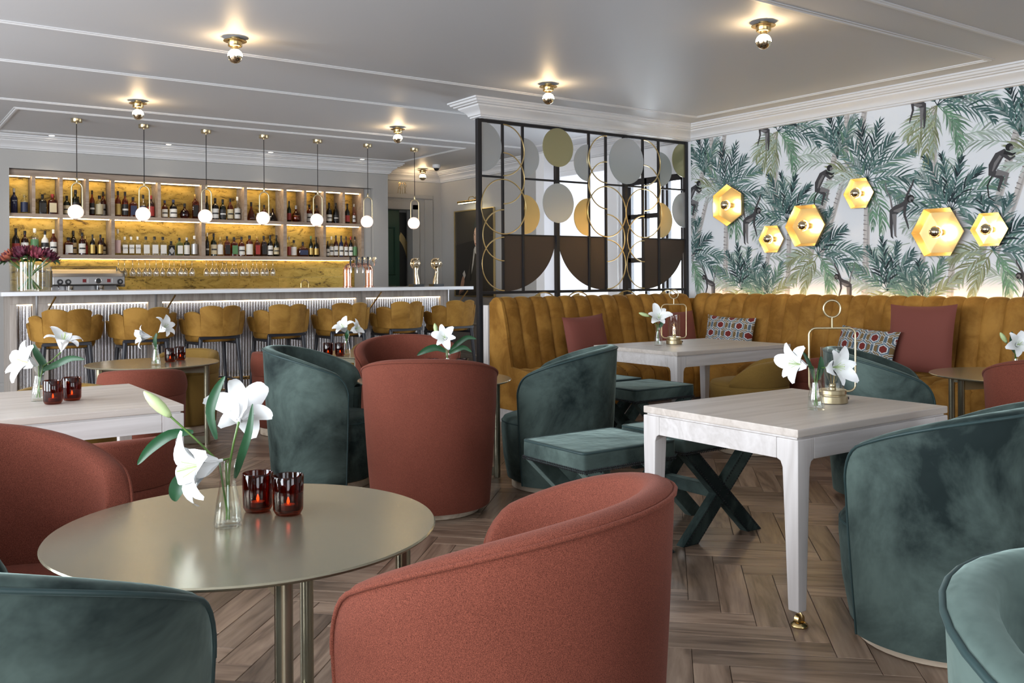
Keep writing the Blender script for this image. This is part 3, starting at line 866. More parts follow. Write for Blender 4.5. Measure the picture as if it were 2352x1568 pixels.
for a, b_ in ((4.851, 5.456), (5.494, 6.092), (6.619, 7.221)): sbar(a, b_, ZQ - .006, ZQ + .006, .02)
def plate(nm, mat, x, z, r, a0, a1, y=0, rz_=None):
    MB().disc((x, y, z), r, 'Y', 40, .006, a0=a0, a1=a1, ry=rz_).build(nm, mat, sc_, smooth=30)
H = PI / 2
plate('disc', 'silver_disc', 4.600, 2.475, .228, -H, H, -.004)
plate('disc', 'silver_disc', 6.361, 2.455, .235, 0, 2 * PI, -.026)
plate('disc', 'gold_disc', 5.475, 2.525, .186, 0, 2 * PI, -.026)
plate('disc', 'silver_disc', 5.475, 1.990, .190, 0, 2 * PI, -.026)
plate('disc', 'gold_disc', 7.22, 2.525, .186, H, 3 * H, -.004)
plate('disc', 'silver_disc', 7.22, 1.990, .190, H, 3 * H, -.004)
for x, a0, a1 in ((5.08, -H, H), (5.87, H, 3 * H), (6.844, -H, H)):
    plate('half_disc', 'silver_disc', x, 2.405, .182, a0, a1, -.004); plate('half_disc', 'gold_warm', x, 1.870, .186, a0, a1, -.004)
plate('quarter_plate', 'bronze_plate', 4.851, ZQ, .606, -H, 0, .004, ZQ - ZB)
plate('quarter_plate', 'bronze_plate', 6.092, ZQ, .598, PI, 3 * H, .004, ZQ - ZB)
plate('quarter_plate', 'bronze_plate', 6.619, ZQ, .602, -H, 0, .004, ZQ - ZB)
def ring(x, z, r, a0, a1, y=-.018):
    full = abs(a1 - a0 - 2 * PI) < 1e-6; n = 48 if full else 26
    pts = [(x + r * math.cos(a0 + (a1 - a0) * k / n), y, z + r * math.sin(a0 + (a1 - a0) * k / n)) for k in range(n if full else n + 1)]
    MB().tube(pts, .0065, 6, closed=full).build('ring', 'gold_warm', sc_, smooth=60)
for x, sg in ((4.841, 1), (6.102, -1), (6.609, 1)):
    R_ = .236
    a = (-H, H) if sg > 0 else (H, 3 * H); b_ = (H, 3 * H) if sg > 0 else (-H, H)
    ring(x, 2.455, R_, *a); ring(x, 2.195, R_, *a); ring(x, 1.932, R_ + .016, 0, 2 * PI); ring(x, 1.668, R_, *b_); ring(x, 1.404, R_ + .01, *b_)
for x in (5.30, 5.72, 6.36, 6.95): ring(x, .955, .18, .1, PI - .1)
for x in (5.27, 5.75, 6.33, 6.93): plate('half_disc', 'gold_warm', x, .955, .165, PI / 2, PI, 0)

# ================================================================== hexagonal wall lamps
def sconce(y, z, R_, pointy, label):
    t = thing('hexagonal_wall_lamp', label, 'wall lamp', (XW - .001, y, z), 0, 'brass hexagon lamps on the palm wallpaper')
    off = PI / 2 if pointy else 0
    hx = [(R_ * math.cos(off + k * PI / 3), R_ * math.sin(off + k * PI / 3)) for k in range(6)]
    D_ = R_ * .36
    for k in range(6):
        a, b_ = hx[k], hx[(k + 1) % 6]; s = .86
        m = MB(); th = .0025
        # side wall: from the narrow back to the flared front
        p = [(-.012, a[0] * s, a[1] * s), (-.012, b_[0] * s, b_[1] * s), (-D_, b_[0], b_[1]), (-D_, a[0], a[1])]
        q = [(x, yy * .985, zz * .985) for x, yy, zz in p]
        m.add(p + q, [(0, 1, 2, 3), (7, 6, 5, 4), (0, 3, 7, 4), (1, 5, 6, 2), (3, 2, 6, 7), (0, 4, 5, 1)])
        m.build('side_panel', 'gold_warm', t, smooth=0)
        m = MB(); p = [(-.004, 0, 0), (-.012, a[0] * s, a[1] * s), (-.012, b_[0] * s, b_[1] * s)]
        q = [(x + .003, yy, zz) for x, yy, zz in p]
        m.add(p + q, [(0, 2, 1), (3, 4, 5), (0, 1, 4, 3), (1, 2, 5, 4), (2, 0, 3, 5)])
        m.build('facet', 'gold_warm', t, smooth=0)
    def axial(prof, nm, mat, par=t, n=20):
        b = MB().lathe(prof, n); b.v = [(-z_, x_, y_) for x_, y_, z_ in b.v]
        return b.build(nm, mat, par, smooth=50)
    k = .72 + .28 * R_ / .22
    axial([(.026 * k, .004), (.026 * k, .05 * k), (.022 * k, .056 * k)], 'socket', 'chrome_gold')
    c0 = .056 * k + .045 * k; r = .050 * k
    bl = axial([(r * math.sin(a), c0 - r * math.cos(a)) for a in [PI * (.12 + .40 * i / 8) for i in range(9)]], 'bulb', 'sconce_hot')
    axial([(r * math.sin(a), c0 - r * math.cos(a)) for a in [PI * (.52 + .48 * i / 8) for i in range(9)]], 'gilded_tip', 'chrome_gold', bl)
sconce(6.33, 2.00, .215, True, 'large brass hexagon lamp standing on a point nearest the screen')
sconce(5.80, 1.635, .150, False, 'small brass hexagon lamp low between two large ones')
sconce(5.39, 1.745, .222, False, 'large brass hexagon lamp between the low small one and the highest one')
sconce(4.84, 2.005, .152, False, 'small brass hexagon lamp hung highest on the palm wall')
sconce(4.10, 1.628, .226, False, 'largest brass hexagon lamp low at the right of the wall')
sconce(3.69, 1.632, .150, False, 'small brass hexagon lamp furthest right on the palm wall')

# ================================================================== ceiling lamps
def bulb_lamp(x, y, label):
    t = thing('ceiling_bulb_lamp', label, 'ceiling lamp', (x, y, ZC), 0, 'brass ceiling lamps with gold tipped bulbs')
    MB().lathe([(.030, -.001), (.030, -.012), (.074, -.022), (.076, -.025), (.074, -.027), (.030, -.020)], 36).build('plate', 'brass', t, smooth=50)
    MB().lathe([(.046, -.026), (.046, -.058), (.043, -.061), (.022, -.061), (.022, -.082), (.019, -.084)], 30).build('socket', 'brass', t, smooth=50)
    r = .048; c = -.124
    b = MB().lathe([(r * math.sin(a), c + r * math.cos(a)) for a in [PI * (.12 + .40 * i / 8) for i in range(9)]], 26, cap=False).build('bulb', 'bulb_hot', t, smooth=80)
    MB().lathe([(r * math.sin(a), c + r * math.cos(a)) for a in [PI * (.52 + .48 * i / 8) for i in range(9)]], 26, cap=False).build('gilded_tip', 'chrome_gold', b, smooth=80)
bulb_lamp(2.03, 6.01, 'brass ceiling bulb lamp largest at the upper left')
bulb_lamp(2.03, 8.62, 'brass ceiling bulb lamp above the left end of the bar')
bulb_lamp(4.65, 6.01, 'brass ceiling bulb lamp just in front of the screen cornice')
bulb_lamp(4.65, 8.62, 'brass ceiling bulb lamp above the right end of the bar')
bulb_lamp(4.65, 3.79, 'brass ceiling bulb lamp largest at the upper right')
bulb_lamp(6.73, 11.72, 'brass ceiling bulb lamp in the lobby beside the camera dome')
def pendant(i, x):
    t = thing('pendant_lamp', 'opal globe pendant on a brass loop, %s from left above the bar' % ordw(i), 'pendant lamp', (x, 9.92, ZC), 0, 'globe pendants above the bar')
    MB().lathe([(.052, -.001), (.052, -.034), (.050, -.036), (.008, -.036), (.008, -.052)], 28).build('canopy', 'brass_satin', t, smooth=50)
    MB().tube([(0, 0, -.045), (0, 0, -.60)], .0042, 6).build('cord', 'black_plastic', t)
    MB().lathe([(.006, -.585), (.011, -.592), (.011, -.635), (.007, -.64)], 14).build('ferrule', 'brass_satin', t)
    ca, sa = math.cos(-.35), math.sin(-.35); pts = []
    for k in range(20):
        a = PI * k / 20; pts.append((.050 * math.cos(a), -.69 + .055 * math.sin(a)))
    for k in range(20):
        a = PI + PI * k / 20; pts.append((.050 * math.cos(a), -.935 + .055 * math.sin(a)))
    MB().tube([(u * ca, u * sa, z) for u, z in pts], .0072, 8, closed=True).build('loop', 'brass_satin', t, smooth=70)
    r = .074; gx, gy = -.012, .004
    MB().lathe([(max(1e-6, r * math.sin(PI * k / 16)), -.925 - r * math.cos(PI * k / 16)) for k in range(17)], 28, (gx, gy, 0)).build('globe', 'globe_opal', t, smooth=180)
    MB().lathe([(.026, -.995), (.031, -.985), (.033, -.976)], 20, (gx, gy, -.002)).build('globe_cup', 'brass_satin', t)
for i in range(7): pendant(i + 1, 1.755 + .6375 * i)
for i, x in enumerate((1.73, 2.98, 4.23, 5.50)):
    t = thing('recessed_spotlight', 'small recessed ceiling spotlight before the bar cornice, %s from left' % ordw(i + 1), 'spotlight', (x, 11.2, ZC), 0, 'recessed spotlights')
    MB().lathe([(.040, -.001), (.040, -.004), (.030, -.005), (.028, -.002)], 24).build('ring', 'trim_paint', t)
    MB().disc((0, 0, -.003), .028, 'Z', 20, .002).build('lens', 'spot_hot', t, smooth=0)
    l = bpy.data.lights.new('spot_beam', 'SPOT'); l.energy = 10; l.color = (1, .84, .64); l.spot_size = 1.5; l.spot_blend = .7; l.shadow_soft_size = .03
    lo = bpy.data.objects.new('spot_beam', l); C.objects.link(lo); lo.parent = t; lo.location = (0, 0, -.02)
t = thing('security_camera', 'white dome security camera on the lobby ceiling', 'camera', (6.65, 11.19, ZC))
MB().lathe([(.055, -.001), (.058, -.02), (.055, -.045), (.042, -.052)], 28).build('housing', 'white_paint', t)
MB().lathe([(.040, -.050), (.036, -.070), (.022, -.084), (1e-5, -.09)], 24).build('dome', 'black_plastic', t)

# ================================================================== portrait and its lamp
pt = thing('framed_portrait', 'dark oil portrait of a sitter in thin gilt frame on lobby wall', 'painting', (XW - .003, 11.135, 1.635))
PW, PH = 1.02, 1.235
pc = MB(); cols = []
def pshape(pts, col, n_=[0]):
    n_[0] += 1
    x = -.020 - .00012 * n_[0]
    sh_ = 0 if n_[0] < 3 else -.20
    pts = [(max(-.5, min(.5, u + sh_)) if u < .499 else .5, v) for u, v in pts]
    pc.add([(x, -u * PW, v * PH) for u, v in pts], [tuple(range(len(pts)))]); cols.append(col)
def ell(u, v, a, b_, rot=0, n=20):
    return [(u + a * math.cos(2 * PI * k / n) * math.cos(rot) - b_ * math.sin(2 * PI * k / n) * math.sin(rot), v + a * math.cos(2 * PI * k / n) * math.sin(rot) + b_ * math.sin(2 * PI * k / n) * math.cos(rot)) for k in range(n)]
BGc = (.030, .026, .022)
pshape([(-.5, -.5), (.5, -.5), (.5, .5), (-.5, .5)], BGc)
pshape([(-.5, .1), (.5, .2), (.5, .5), (-.5, .5)], (.05, .043, .034))
pshape([(.02, -.5), (.5, -.5), (.5, .18), (.38, .20), (.26, .12), (.16, .02), (.10, -.12), (.0, -.3)], (.052, .044, .034))      # coat
pshape([(.16, .02), (.26, .10), (.22, -.06), (.12, -.34), (.08, -.30)], (.030, .026, .021))
pshape([(.20, .05), (.245, .07), (.19, -.13), (.13, -.25), (.145, -.15)], (.42, .38, .32))      # cravat fall
pshape([(.14, -.06), (.17, -.02), (.08, -.26), (-.06, -.34), (-.10, -.37), (.02, -.40), (.09, -.34)], (.045, .038, .03))   # sleeve
pshape([(-.10, -.24), (-.05, -.20), (-.02, -.26), (-.06, -.31)], (.46, .42, .36))      # cuff
pshape([(-.10, -.27), (-.06, -.28), (-.05, -.33), (-.08, -.40), (-.15, -.455), (-.20, -.47), (-.17, -.40), (-.14, -.33)], (.34, .19, .12))      # hand
for k in range(4):
    u = -.20 + .035 * k
    pshape([(u, -.455 + .012 * k), (u + .018, -.45 + .012 * k), (u + .008, -.50 + .014 * k), (u - .008, -.495 + .014 * k)], (.30, .16, .10))
pshape(ell(.33, .25, .085, .155, -.08), (.025, .027, .024))      # cap and hair
pshape(ell(.30, .33, .10, .07, .35), (.045, .052, .046))
pshape([(.24, .10), (.34, .12), (.36, .03), (.28, -.02)], (.30, .17, .11))      # neck
pshape(ell(.270, .185, .068, .115, .06), (.60, .38, .26))      # face
pshape(ell(.255, .195, .040, .085, .06), (.72, .50, .37))
pshape([(.235, .205), (.248, .21), (.246, .150), (.222, .148)], (.47, .27, .18))      # nose
pshape(ell(.225, .212, .013, .006), (.05, .035, .03)); pshape(ell(.285, .214, .015, .006), (.05, .035, .03))      # eyes
pshape([(.205, .232), (.24, .238), (.24, .232), (.205, .226)], (.10, .06, .04)); pshape([(.265, .238), (.31, .234), (.31, .228), (.265, .232)], (.10, .06, .04))
pshape([(.228, .112), (.272, .115), (.262, .100), (.238, .099)], (.36, .12, .09))      # mouth
pshape([(.22, .07), (.30, .09), (.37, .06), (.34, -.05), (.28, -.03), (.235, .0)], (.52, .47, .40))      # collar
pshape([(.30, .075), (.37, .06), (.34, -.05), (.30, -.01)], (.38, .34, .29))
pc.col = cols
pc.build('canvas', 'painting_oil', pt, smooth=0)
for a, b_, c_, d_ in ((-PW / 2 - .016, -PW / 2, -PH / 2 - .016, PH / 2 + .016), (PW / 2, PW / 2 + .016, -PH / 2 - .016, PH / 2 + .016), (-PW / 2, PW / 2, -PH / 2 - .016, -PH / 2), (-PW / 2, PW / 2, PH / 2, PH / 2 + .016)):
    MB().box(-.032, 0, a, b_, c_, d_).build('frame_side', 'gold_warm', pt, smooth=0, bevel=.003)
MB().box(-.018, 0, -PW / 2, PW / 2, -PH / 2, PH / 2).build('backing_board', 'door_deep', pt, smooth=0)
pl = thing('picture_lamp', 'brass picture lamp above the dark portrait', 'lamp', (XW - .002, 11.05, 2.40))
MB().box(-.02, 0, -.05, .05, -.05, .05).build('wall_plate', 'brass', pl, smooth=0, bevel=.003)
MB().tube([(-.02, 0, 0), (-.09, 0, .045), (-.15, 0, .03), (-.17, 0, -.02)], .006, 8).build('arm', 'brass', pl)
MB().tube([(-.17, -.27, -.03), (-.17, .27, -.03)], .020, 14).build('shade', 'brass', pl)
MB().box(-.180, -.160, -.25, .25, -.0525, -.0485).build('lamp_tube', 'picture_glow', pl, smooth=0)

# ================================================================== the bar
# x, height, radius, upper row (1) or lower (0), cubby, shape, glass, label, cap
BOTTLES = [
 (1.408, .283, .036, 1, 1, 0, 6, 0, 2), (1.51, .224, .037, 1, 1, 2, 2, 4, 5), (1.696, .228, .041, 1, 2, 3, 3, 2, 0), (1.801, .235, .047, 1, 2, 3, 0, 3, 1),
 (1.948, .224, .037, 1, 3, 0, 5, 3, 0), (2.041, .296, .042, 1, 3, 0, 5, 2, 0), (2.112, .229, .033, 1, 3, 0, 3, 3, 0), (2.22, .299, .028, 1, 4, 0, 0, 2, 0),
 (2.30, .241, .043, 1, 4, 2, 2, 3, 0), (2.372, .301, .03, 1, 4, 0, 0, 7, 0), (2.505, .306, .034, 1, 5, 0, 0, 8, 0), (2.585, .301, .037, 1, 5, 0, 0, 2, 0),
 (2.675, .241, .043, 1, 5, 3, 0, 4, 0), (2.792, .273, .035, 1, 5, 0, 2, 4, 0), (2.885, .27, .04, 1, 5, 0, 4, 5, 1), (3.044, .218, .035, 1, 6, 0, 0, 1, 6),
 (3.146, .231, .044, 1, 6, 0, 3, 1, 6), (3.282, .19, .056, 1, 6, 4, 4, 0, 0), (3.41, .308, .039, 1, 6, 3, 0, 2, 3), (3.557, .298, .022, 1, 7, 0, 3, 2, 0),
 (3.661, .275, .044, 1, 7, 0, 3, 1, 0), (3.757, .263, .04, 1, 7, 0, 5, 2, 0), (3.853, .276, .037, 1, 7, 0, 0, 3, 0), (3.947, .303, .039, 1, 7, 0, 2, 1, 4),
 (4.127, .242, .054, 1, 8, 5, 0, 0, 0), (4.23, .211, .029, 1, 8, 0, 2, 1, 0), (4.298, .214, .033, 1, 8, 0, 0, 1, 0), (4.363, .217, .029, 1, 8, 0, 2, 2, 0),
 (4.45, .207, .058, 1, 8, 5, 1, 0, 5), (4.64, .279, .028, 1, 9, 1, 5, 5, 0), (4.735, .223, .058, 1, 9, 4, 0, 8, 2), (4.925, .241, .041, 1, 10, 0, 0, 1, 0),
 (5.03, .237, .033, 1, 10, 0, 0, 2, 0), (5.21, .281, .039, 1, 11, 1, 3, 1, 0), (5.31, .282, .037, 1, 11, 1, 3, 2, 0), (5.48, .279, .034, 1, 12, 1, 3, 5, 0),
 (5.58, .279, .026, 1, 12, 1, 9, 7, 2), (1.424, .292, .039, 0, 1, 1, 3, 5, 0), (1.514, .266, .039, 0, 1, 0, 1, 1, 0), (1.613, .296, .041, 0, 1, 2, 2, 6, 4),
 (1.719, .269, .039, 0, 1, 0, 7, 2, 0), (1.81, .289, .037, 0, 1, 0, 0, 1, 4), (1.963, .201, .049, 0, 2, 3, 0, 1, 0), (2.036, .286, .036, 0, 2, 0, 3, 3, 0),
 (2.11, .261, .037, 0, 2, 0, 4, 1, 0), (2.168, .227, .027, 0, 2, 0, 0, 5, 3), (2.222, .24, .028, 0, 2, 0, 3, 8, 0), (2.256, .196, .040, 0, 2, 4, 3, 2, 4),
 (2.308, .241, .030, 0, 2, 0, 4, 8, 0), (2.36, .207, .034, 0, 2, 0, 1, 3, 0), (2.501, .308, .034, 0, 3, 2, 2, 9, 2), (2.578, .222, .035, 0, 3, 3, 2, 1, 4),
 (2.651, .223, .035, 0, 3, 3, 2, 1, 4), (2.725, .226, .035, 0, 3, 3, 2, 1, 4), (2.82, .228, .043, 0, 3, 3, 2, 1, 0), (2.921, .23, .044, 0, 3, 3, 2, 1, 0),
 (3.018, .229, .044, 0, 3, 3, 2, 1, 0), (3.116, .179, .041, 0, 3, 3, 3, 7, 0), (3.216, .222, .039, 0, 3, 3, 8, 1, 0), (3.306, .226, .036, 0, 3, 2, 5, 1, 2),
 (3.40, .25, .039, 0, 3, 2, 2, 7, 4), (3.559, .292, .022, 0, 4, 0, 3, 2, 4), (3.64, .285, .037, 0, 4, 0, 5, 3, 0), (3.722, .246, .036, 0, 4, 2, 2, 1, 3),
 (3.809, .252, .036, 0, 4, 3, 0, 2, 0), (3.899, .243, .044, 0, 4, 3, 0, 6, 0), (3.996, .251, .041, 0, 4, 0, 0, 1, 0), (4.101, .269, .043, 0, 4, 2, 0, 1, 0),
 (4.201, .258, .037, 0, 4, 3, 0, 5, 3), (4.29, .267, .037, 0, 4, 3, 1, 2, 0), (4.376, .281, .036, 0, 4, 0, 3, 1, 0), (4.46, .28, .036, 0, 4, 1, 5, 3, 0),
 (4.635, .263, .023, 0, 5, 0, 2, 5, 2), (4.702, .22, .038, 0, 5, 2, 2, 1, 0), (4.829, .198, .071, 0, 5, 6, 0, 4, 0), (4.944, .28, .029, 0, 5, 1, 5, 8, 7),
 (5.02, .268, .034, 0, 5, 1, 3, 8, 0), (5.187, .217, .021, 0, 6, 0, 3, 1, 0), (5.24, .281, .03, 0, 6, 0, 2, 1, 4), (5.308, .295, .031, 0, 6, 0, 4, 1, 0),
 (5.386, .294, .03, 0, 6, 0, 6, 1, 0), (5.458, .284, .028, 0, 6, 0, 0, 1, 0), (5.528, .285, .029, 0, 6, 0, 3, 1, 1), (5.592, .286, .031, 0, 6, 0, 2, 6, 0)]
YF = 9.82                      # bar front
ct = MB().box(1.043, 6.168, 9.50, 10.50, 1.134, 1.173).build('bar_countertop', 'marble', smooth=0, bevel=.004)
tag(ct, 'long white marble bar countertop', 'countertop')
bar = thing('bar_counter', 'oak bar counter with lit corrugated steel front', 'bar', (0, 0, 0))
MB().box(1.16, 6.0, YF + .10, 10.40, 0, 1.132).build('carcass', 'bar_oak', bar, smooth=0)
MB().box(1.15, 6.01, YF, YF + .10, 1.052, 1.133).build('fascia', 'bar_oak', bar, smooth=0, bevel=.002)
posts = [(1.15, 1.205), (1.34, 1.475), (2.40, 2.54), (4.735, 4.86), (5.885, 6.01)]
for a, b_ in posts: MB().box(a, b_, YF - .002, YF + .10, .09, 1.052).build('post', 'bar_oak', bar, smooth=0, bevel=.003)
MB().box(1.15, 6.01, YF + .02, YF + .10, 0, .09).build('plinth', 'bar_oak', bar, smooth=0, bevel=.003)
MB().box(1.15, 6.01, YF - .006, YF + .02, 0, .018).build('kick_strip', 'brass', bar, smooth=0)
MB().box(1.15, 6.01, YF - .004, YF + .10, .085, .10).build('base_strip', 'brass', bar, smooth=0)
spans = [(1.205, 1.34), (1.475, 2.40), (2.54, 4.735), (4.86, 5.885)]
for a, b_ in spans:
    n = max(4, int((b_ - a) / .031 * 8)); P = []
    for k in range(n + 1):
        x = a + (b_ - a) * k / n; y = YF + .060 - .0105 * math.cos(2 * PI * (x - a) / .031)
        P.append([(x, y, .10), (x, y, .58), (x, y, 1.045)])
    MB().grid(P).build('corrugated_panel', 'corrugated_steel', bar, smooth=180)
    MB().box(a + .004, b_ - .004, YF + .022, YF + .042, 1.036, 1.048).build('light_strip', 'led_bar', bar, smooth=0)
rail = MB(); rail.tube([(1.2, YF - .17, .225), (5.98, YF - .17, .225)], .019, 12); rail.build('foot_rail', 'brass', bar)
for x in (1.42, 2.47, 3.6, 4.80, 5.94):
    b = MB(); b.tube([(x, YF, .225), (x, YF - .17, .225)], .012, 8); b.build('rail_bracket', 'brass', bar)
for x in (1.40, 2.50, 4.83, 6.02):
    b = MB(); b.tube([(x - .02, YF - .003, .80), (x + .10, YF - .26, 1.120)], .009, 8); b.build('strut', 'brass', bar)
    b = MB(); b.box(x - .035, x - .02, YF - .010, YF, .74, 1.13); b.build('bracket_plate', 'steel', bar, smooth=0)

# ---- niche: back counter, shelving, lit cubbies
bc = thing('back_counter', 'low oak counter in the niche behind the bar', 'counter', (0, 0, 0))
MB().box(1.36, 5.77, 10.88, 11.82, .90, .94).build('worktop', 'marble', bc, smooth=0, bevel=.003)
for k in range(6):
    a = 1.38 + k * .73
    MB().box(a, a + .72, 10.92, 11.44, .0, .895).build('cabinet', 'bar_oak', bc, smooth=0, bevel=.003)
sh = thing('bottle_shelving', 'oak shelving with twelve upper and six lower lit cubbies', 'shelving', (0, 0, 0))
UB = [(1.34, 1.571), (1.606, 1.851), (1.886, 2.127), (2.162, 2.402), (2.443, 2.929), (2.967, 3.455), (3.50, 3.99), (4.028, 4.514), (4.557, 4.799), (4.832, 5.075), (5.109, 5.352), (5.387, 5.63)]
LB = [(1.338, 1.849), (1.884, 2.403), (2.441, 3.45), (3.498, 4.508), (4.556, 5.069), (5.106, 5.628)]
S0, S1 = 11.50, 11.80
ZU0, ZU1, ZL0, ZL1 = 2.030, 2.448, 1.572, 1.990
def board(nm, a, b_, z0, z1): MB().box(a, b_, S0, S1, z0, z1).build(nm, 'shelf_oak', sh, smooth=0, bevel=.0015)
board('top_board', 1.345, 5.665, ZU1, 2.515); board('shelf', 1.345, 5.665, 1.990, 2.030); board('shelf', 1.345, 5.665, 1.530, 1.572)
for L, z0, z1 in ((UB, ZU0, ZU1), (LB, ZL0, ZL1)):
    for k in range(len(L) - 1): board('divider', L[k][1], L[k + 1][0], z0, z1)
    board('divider', L[-1][1], 5.665, z0, z1)
    for a, b_ in L:
        MB().box(a + .001, b_ - .001, S1 - .012, S1 - .004, z0, z1).build('brass_panel', 'brass_back', sh, smooth=0)
        MB().box(a + .012, b_ - .012, S0 + .045, S0 + .063, z1 - .009, z1 - .001).build('light_strip', 'led_warm', sh, smooth=0)
MB().box(5.665, 5.785, S0 + .02, S1, 1.02, 2.515).build('end_panel', 'wall_paint', sh, smooth=0)
# splashback sheets, laid in uneven rows
zz = [.945, 1.16, 1.30, 1.42, 1.528]
cuts = [[1.35, 2.35, 3.18, 4.2, 5.66], [1.35, 2.02, 2.86, 3.40, 4.55, 5.66], [1.35, 2.5, 3.40, 4.02, 5.1, 5.66], [1.35, 1.9, 3.40, 4.35, 5.66]]
for r in range(4):
    for k in range(len(cuts[r]) - 1):
        y = S1 - .006 + rng.uniform(-.003, .003)
        MB().box(cuts[r][k] + .001, cuts[r][k + 1] - .001, y, y + .012, zz[r] + .001, zz[r + 1] - .001).build('splashback_sheet', 'brass_back', sh, smooth=0)
MB().box(1.5, 5.6, S1 - .055, S1 - .047, 1.524, 1.529).build('light_strip', 'led_warm', sh, smooth=0)

# ---- bottles
GLS = ['bottle_amber', 'bottle_brown', 'bottle_clear', 'bottle_dark', 'bottle_red', 'bottle_green', 'bottle_navy', 'bottle_white', 'bottle_pale', 'bottle_pink']
GW = ['amber', 'brown', 'clear', 'near-black', 'dark red', 'green', 'navy', 'white', 'pale blue-green', 'pink']
LBW = ['', 'white', 'black', 'cream', 'navy', 'red', 'green', 'silver', 'gold', 'pink']
LBM = ['', 'lbl_w', 'lbl_k', 'lbl_y', 'lbl_n', 'lbl_r', 'lbl_g', 'lbl_s', 'lbl_o', 'lbl_p']
SW = ['round-shouldered', 'wine-shaped', 'straight cylindrical', 'square', 'squat round', 'teardrop decanter', 'broad flat']
CAPM = ['black_plastic', 'lbl_r', 'lbl_s', 'lbl_o', 'bottle_white', 'clear_glass', 'lbl_n', 'lbl_g']
PROF = {
 0: ([(.86, 0), (1, .015), (1, .56), (.92, .63), (.62, .70), (.38, .745), (.33, .78), (.33, .93)], .07, .50),
 1: ([(.86, 0), (1, .015), (1, .52), (.93, .60), (.62, .68), (.40, .73), (.34, .78), (.33, .95)], .10, .42),
 2: ([(.9, 0), (1, .015), (1, .66), (.95, .71), (.6, .755), (.40, .775), (.36, .80), (.36, .93)], .08, .58),
 3: ([(.9, 0), (1, .015), (1, .62), (.94, .68), (.60, .74), (.36, .765), (.33, .80), (.33, .92)], .10, .56),
 4: ([(.55, 0), (.85, .06), (1, .2), (.98, .36), (.82, .5), (.5, .6), (.3, .66), (.25, .72), (.25, .88)], .16, .42),
 5: ([(.8, 0), (1, .06), (.98, .16), (.82, .32), (.55, .5), (.32, .62), (.24, .70), (.24, .86)], .1, .3),
 6: ([(.9, 0), (1, .03), (1, .48), (.9, .57), (.5, .64), (.22, .68), (.19, .72), (.19, .86)], .12, .44)}
seen = {}
prev = None
last_front = None
GIN = None
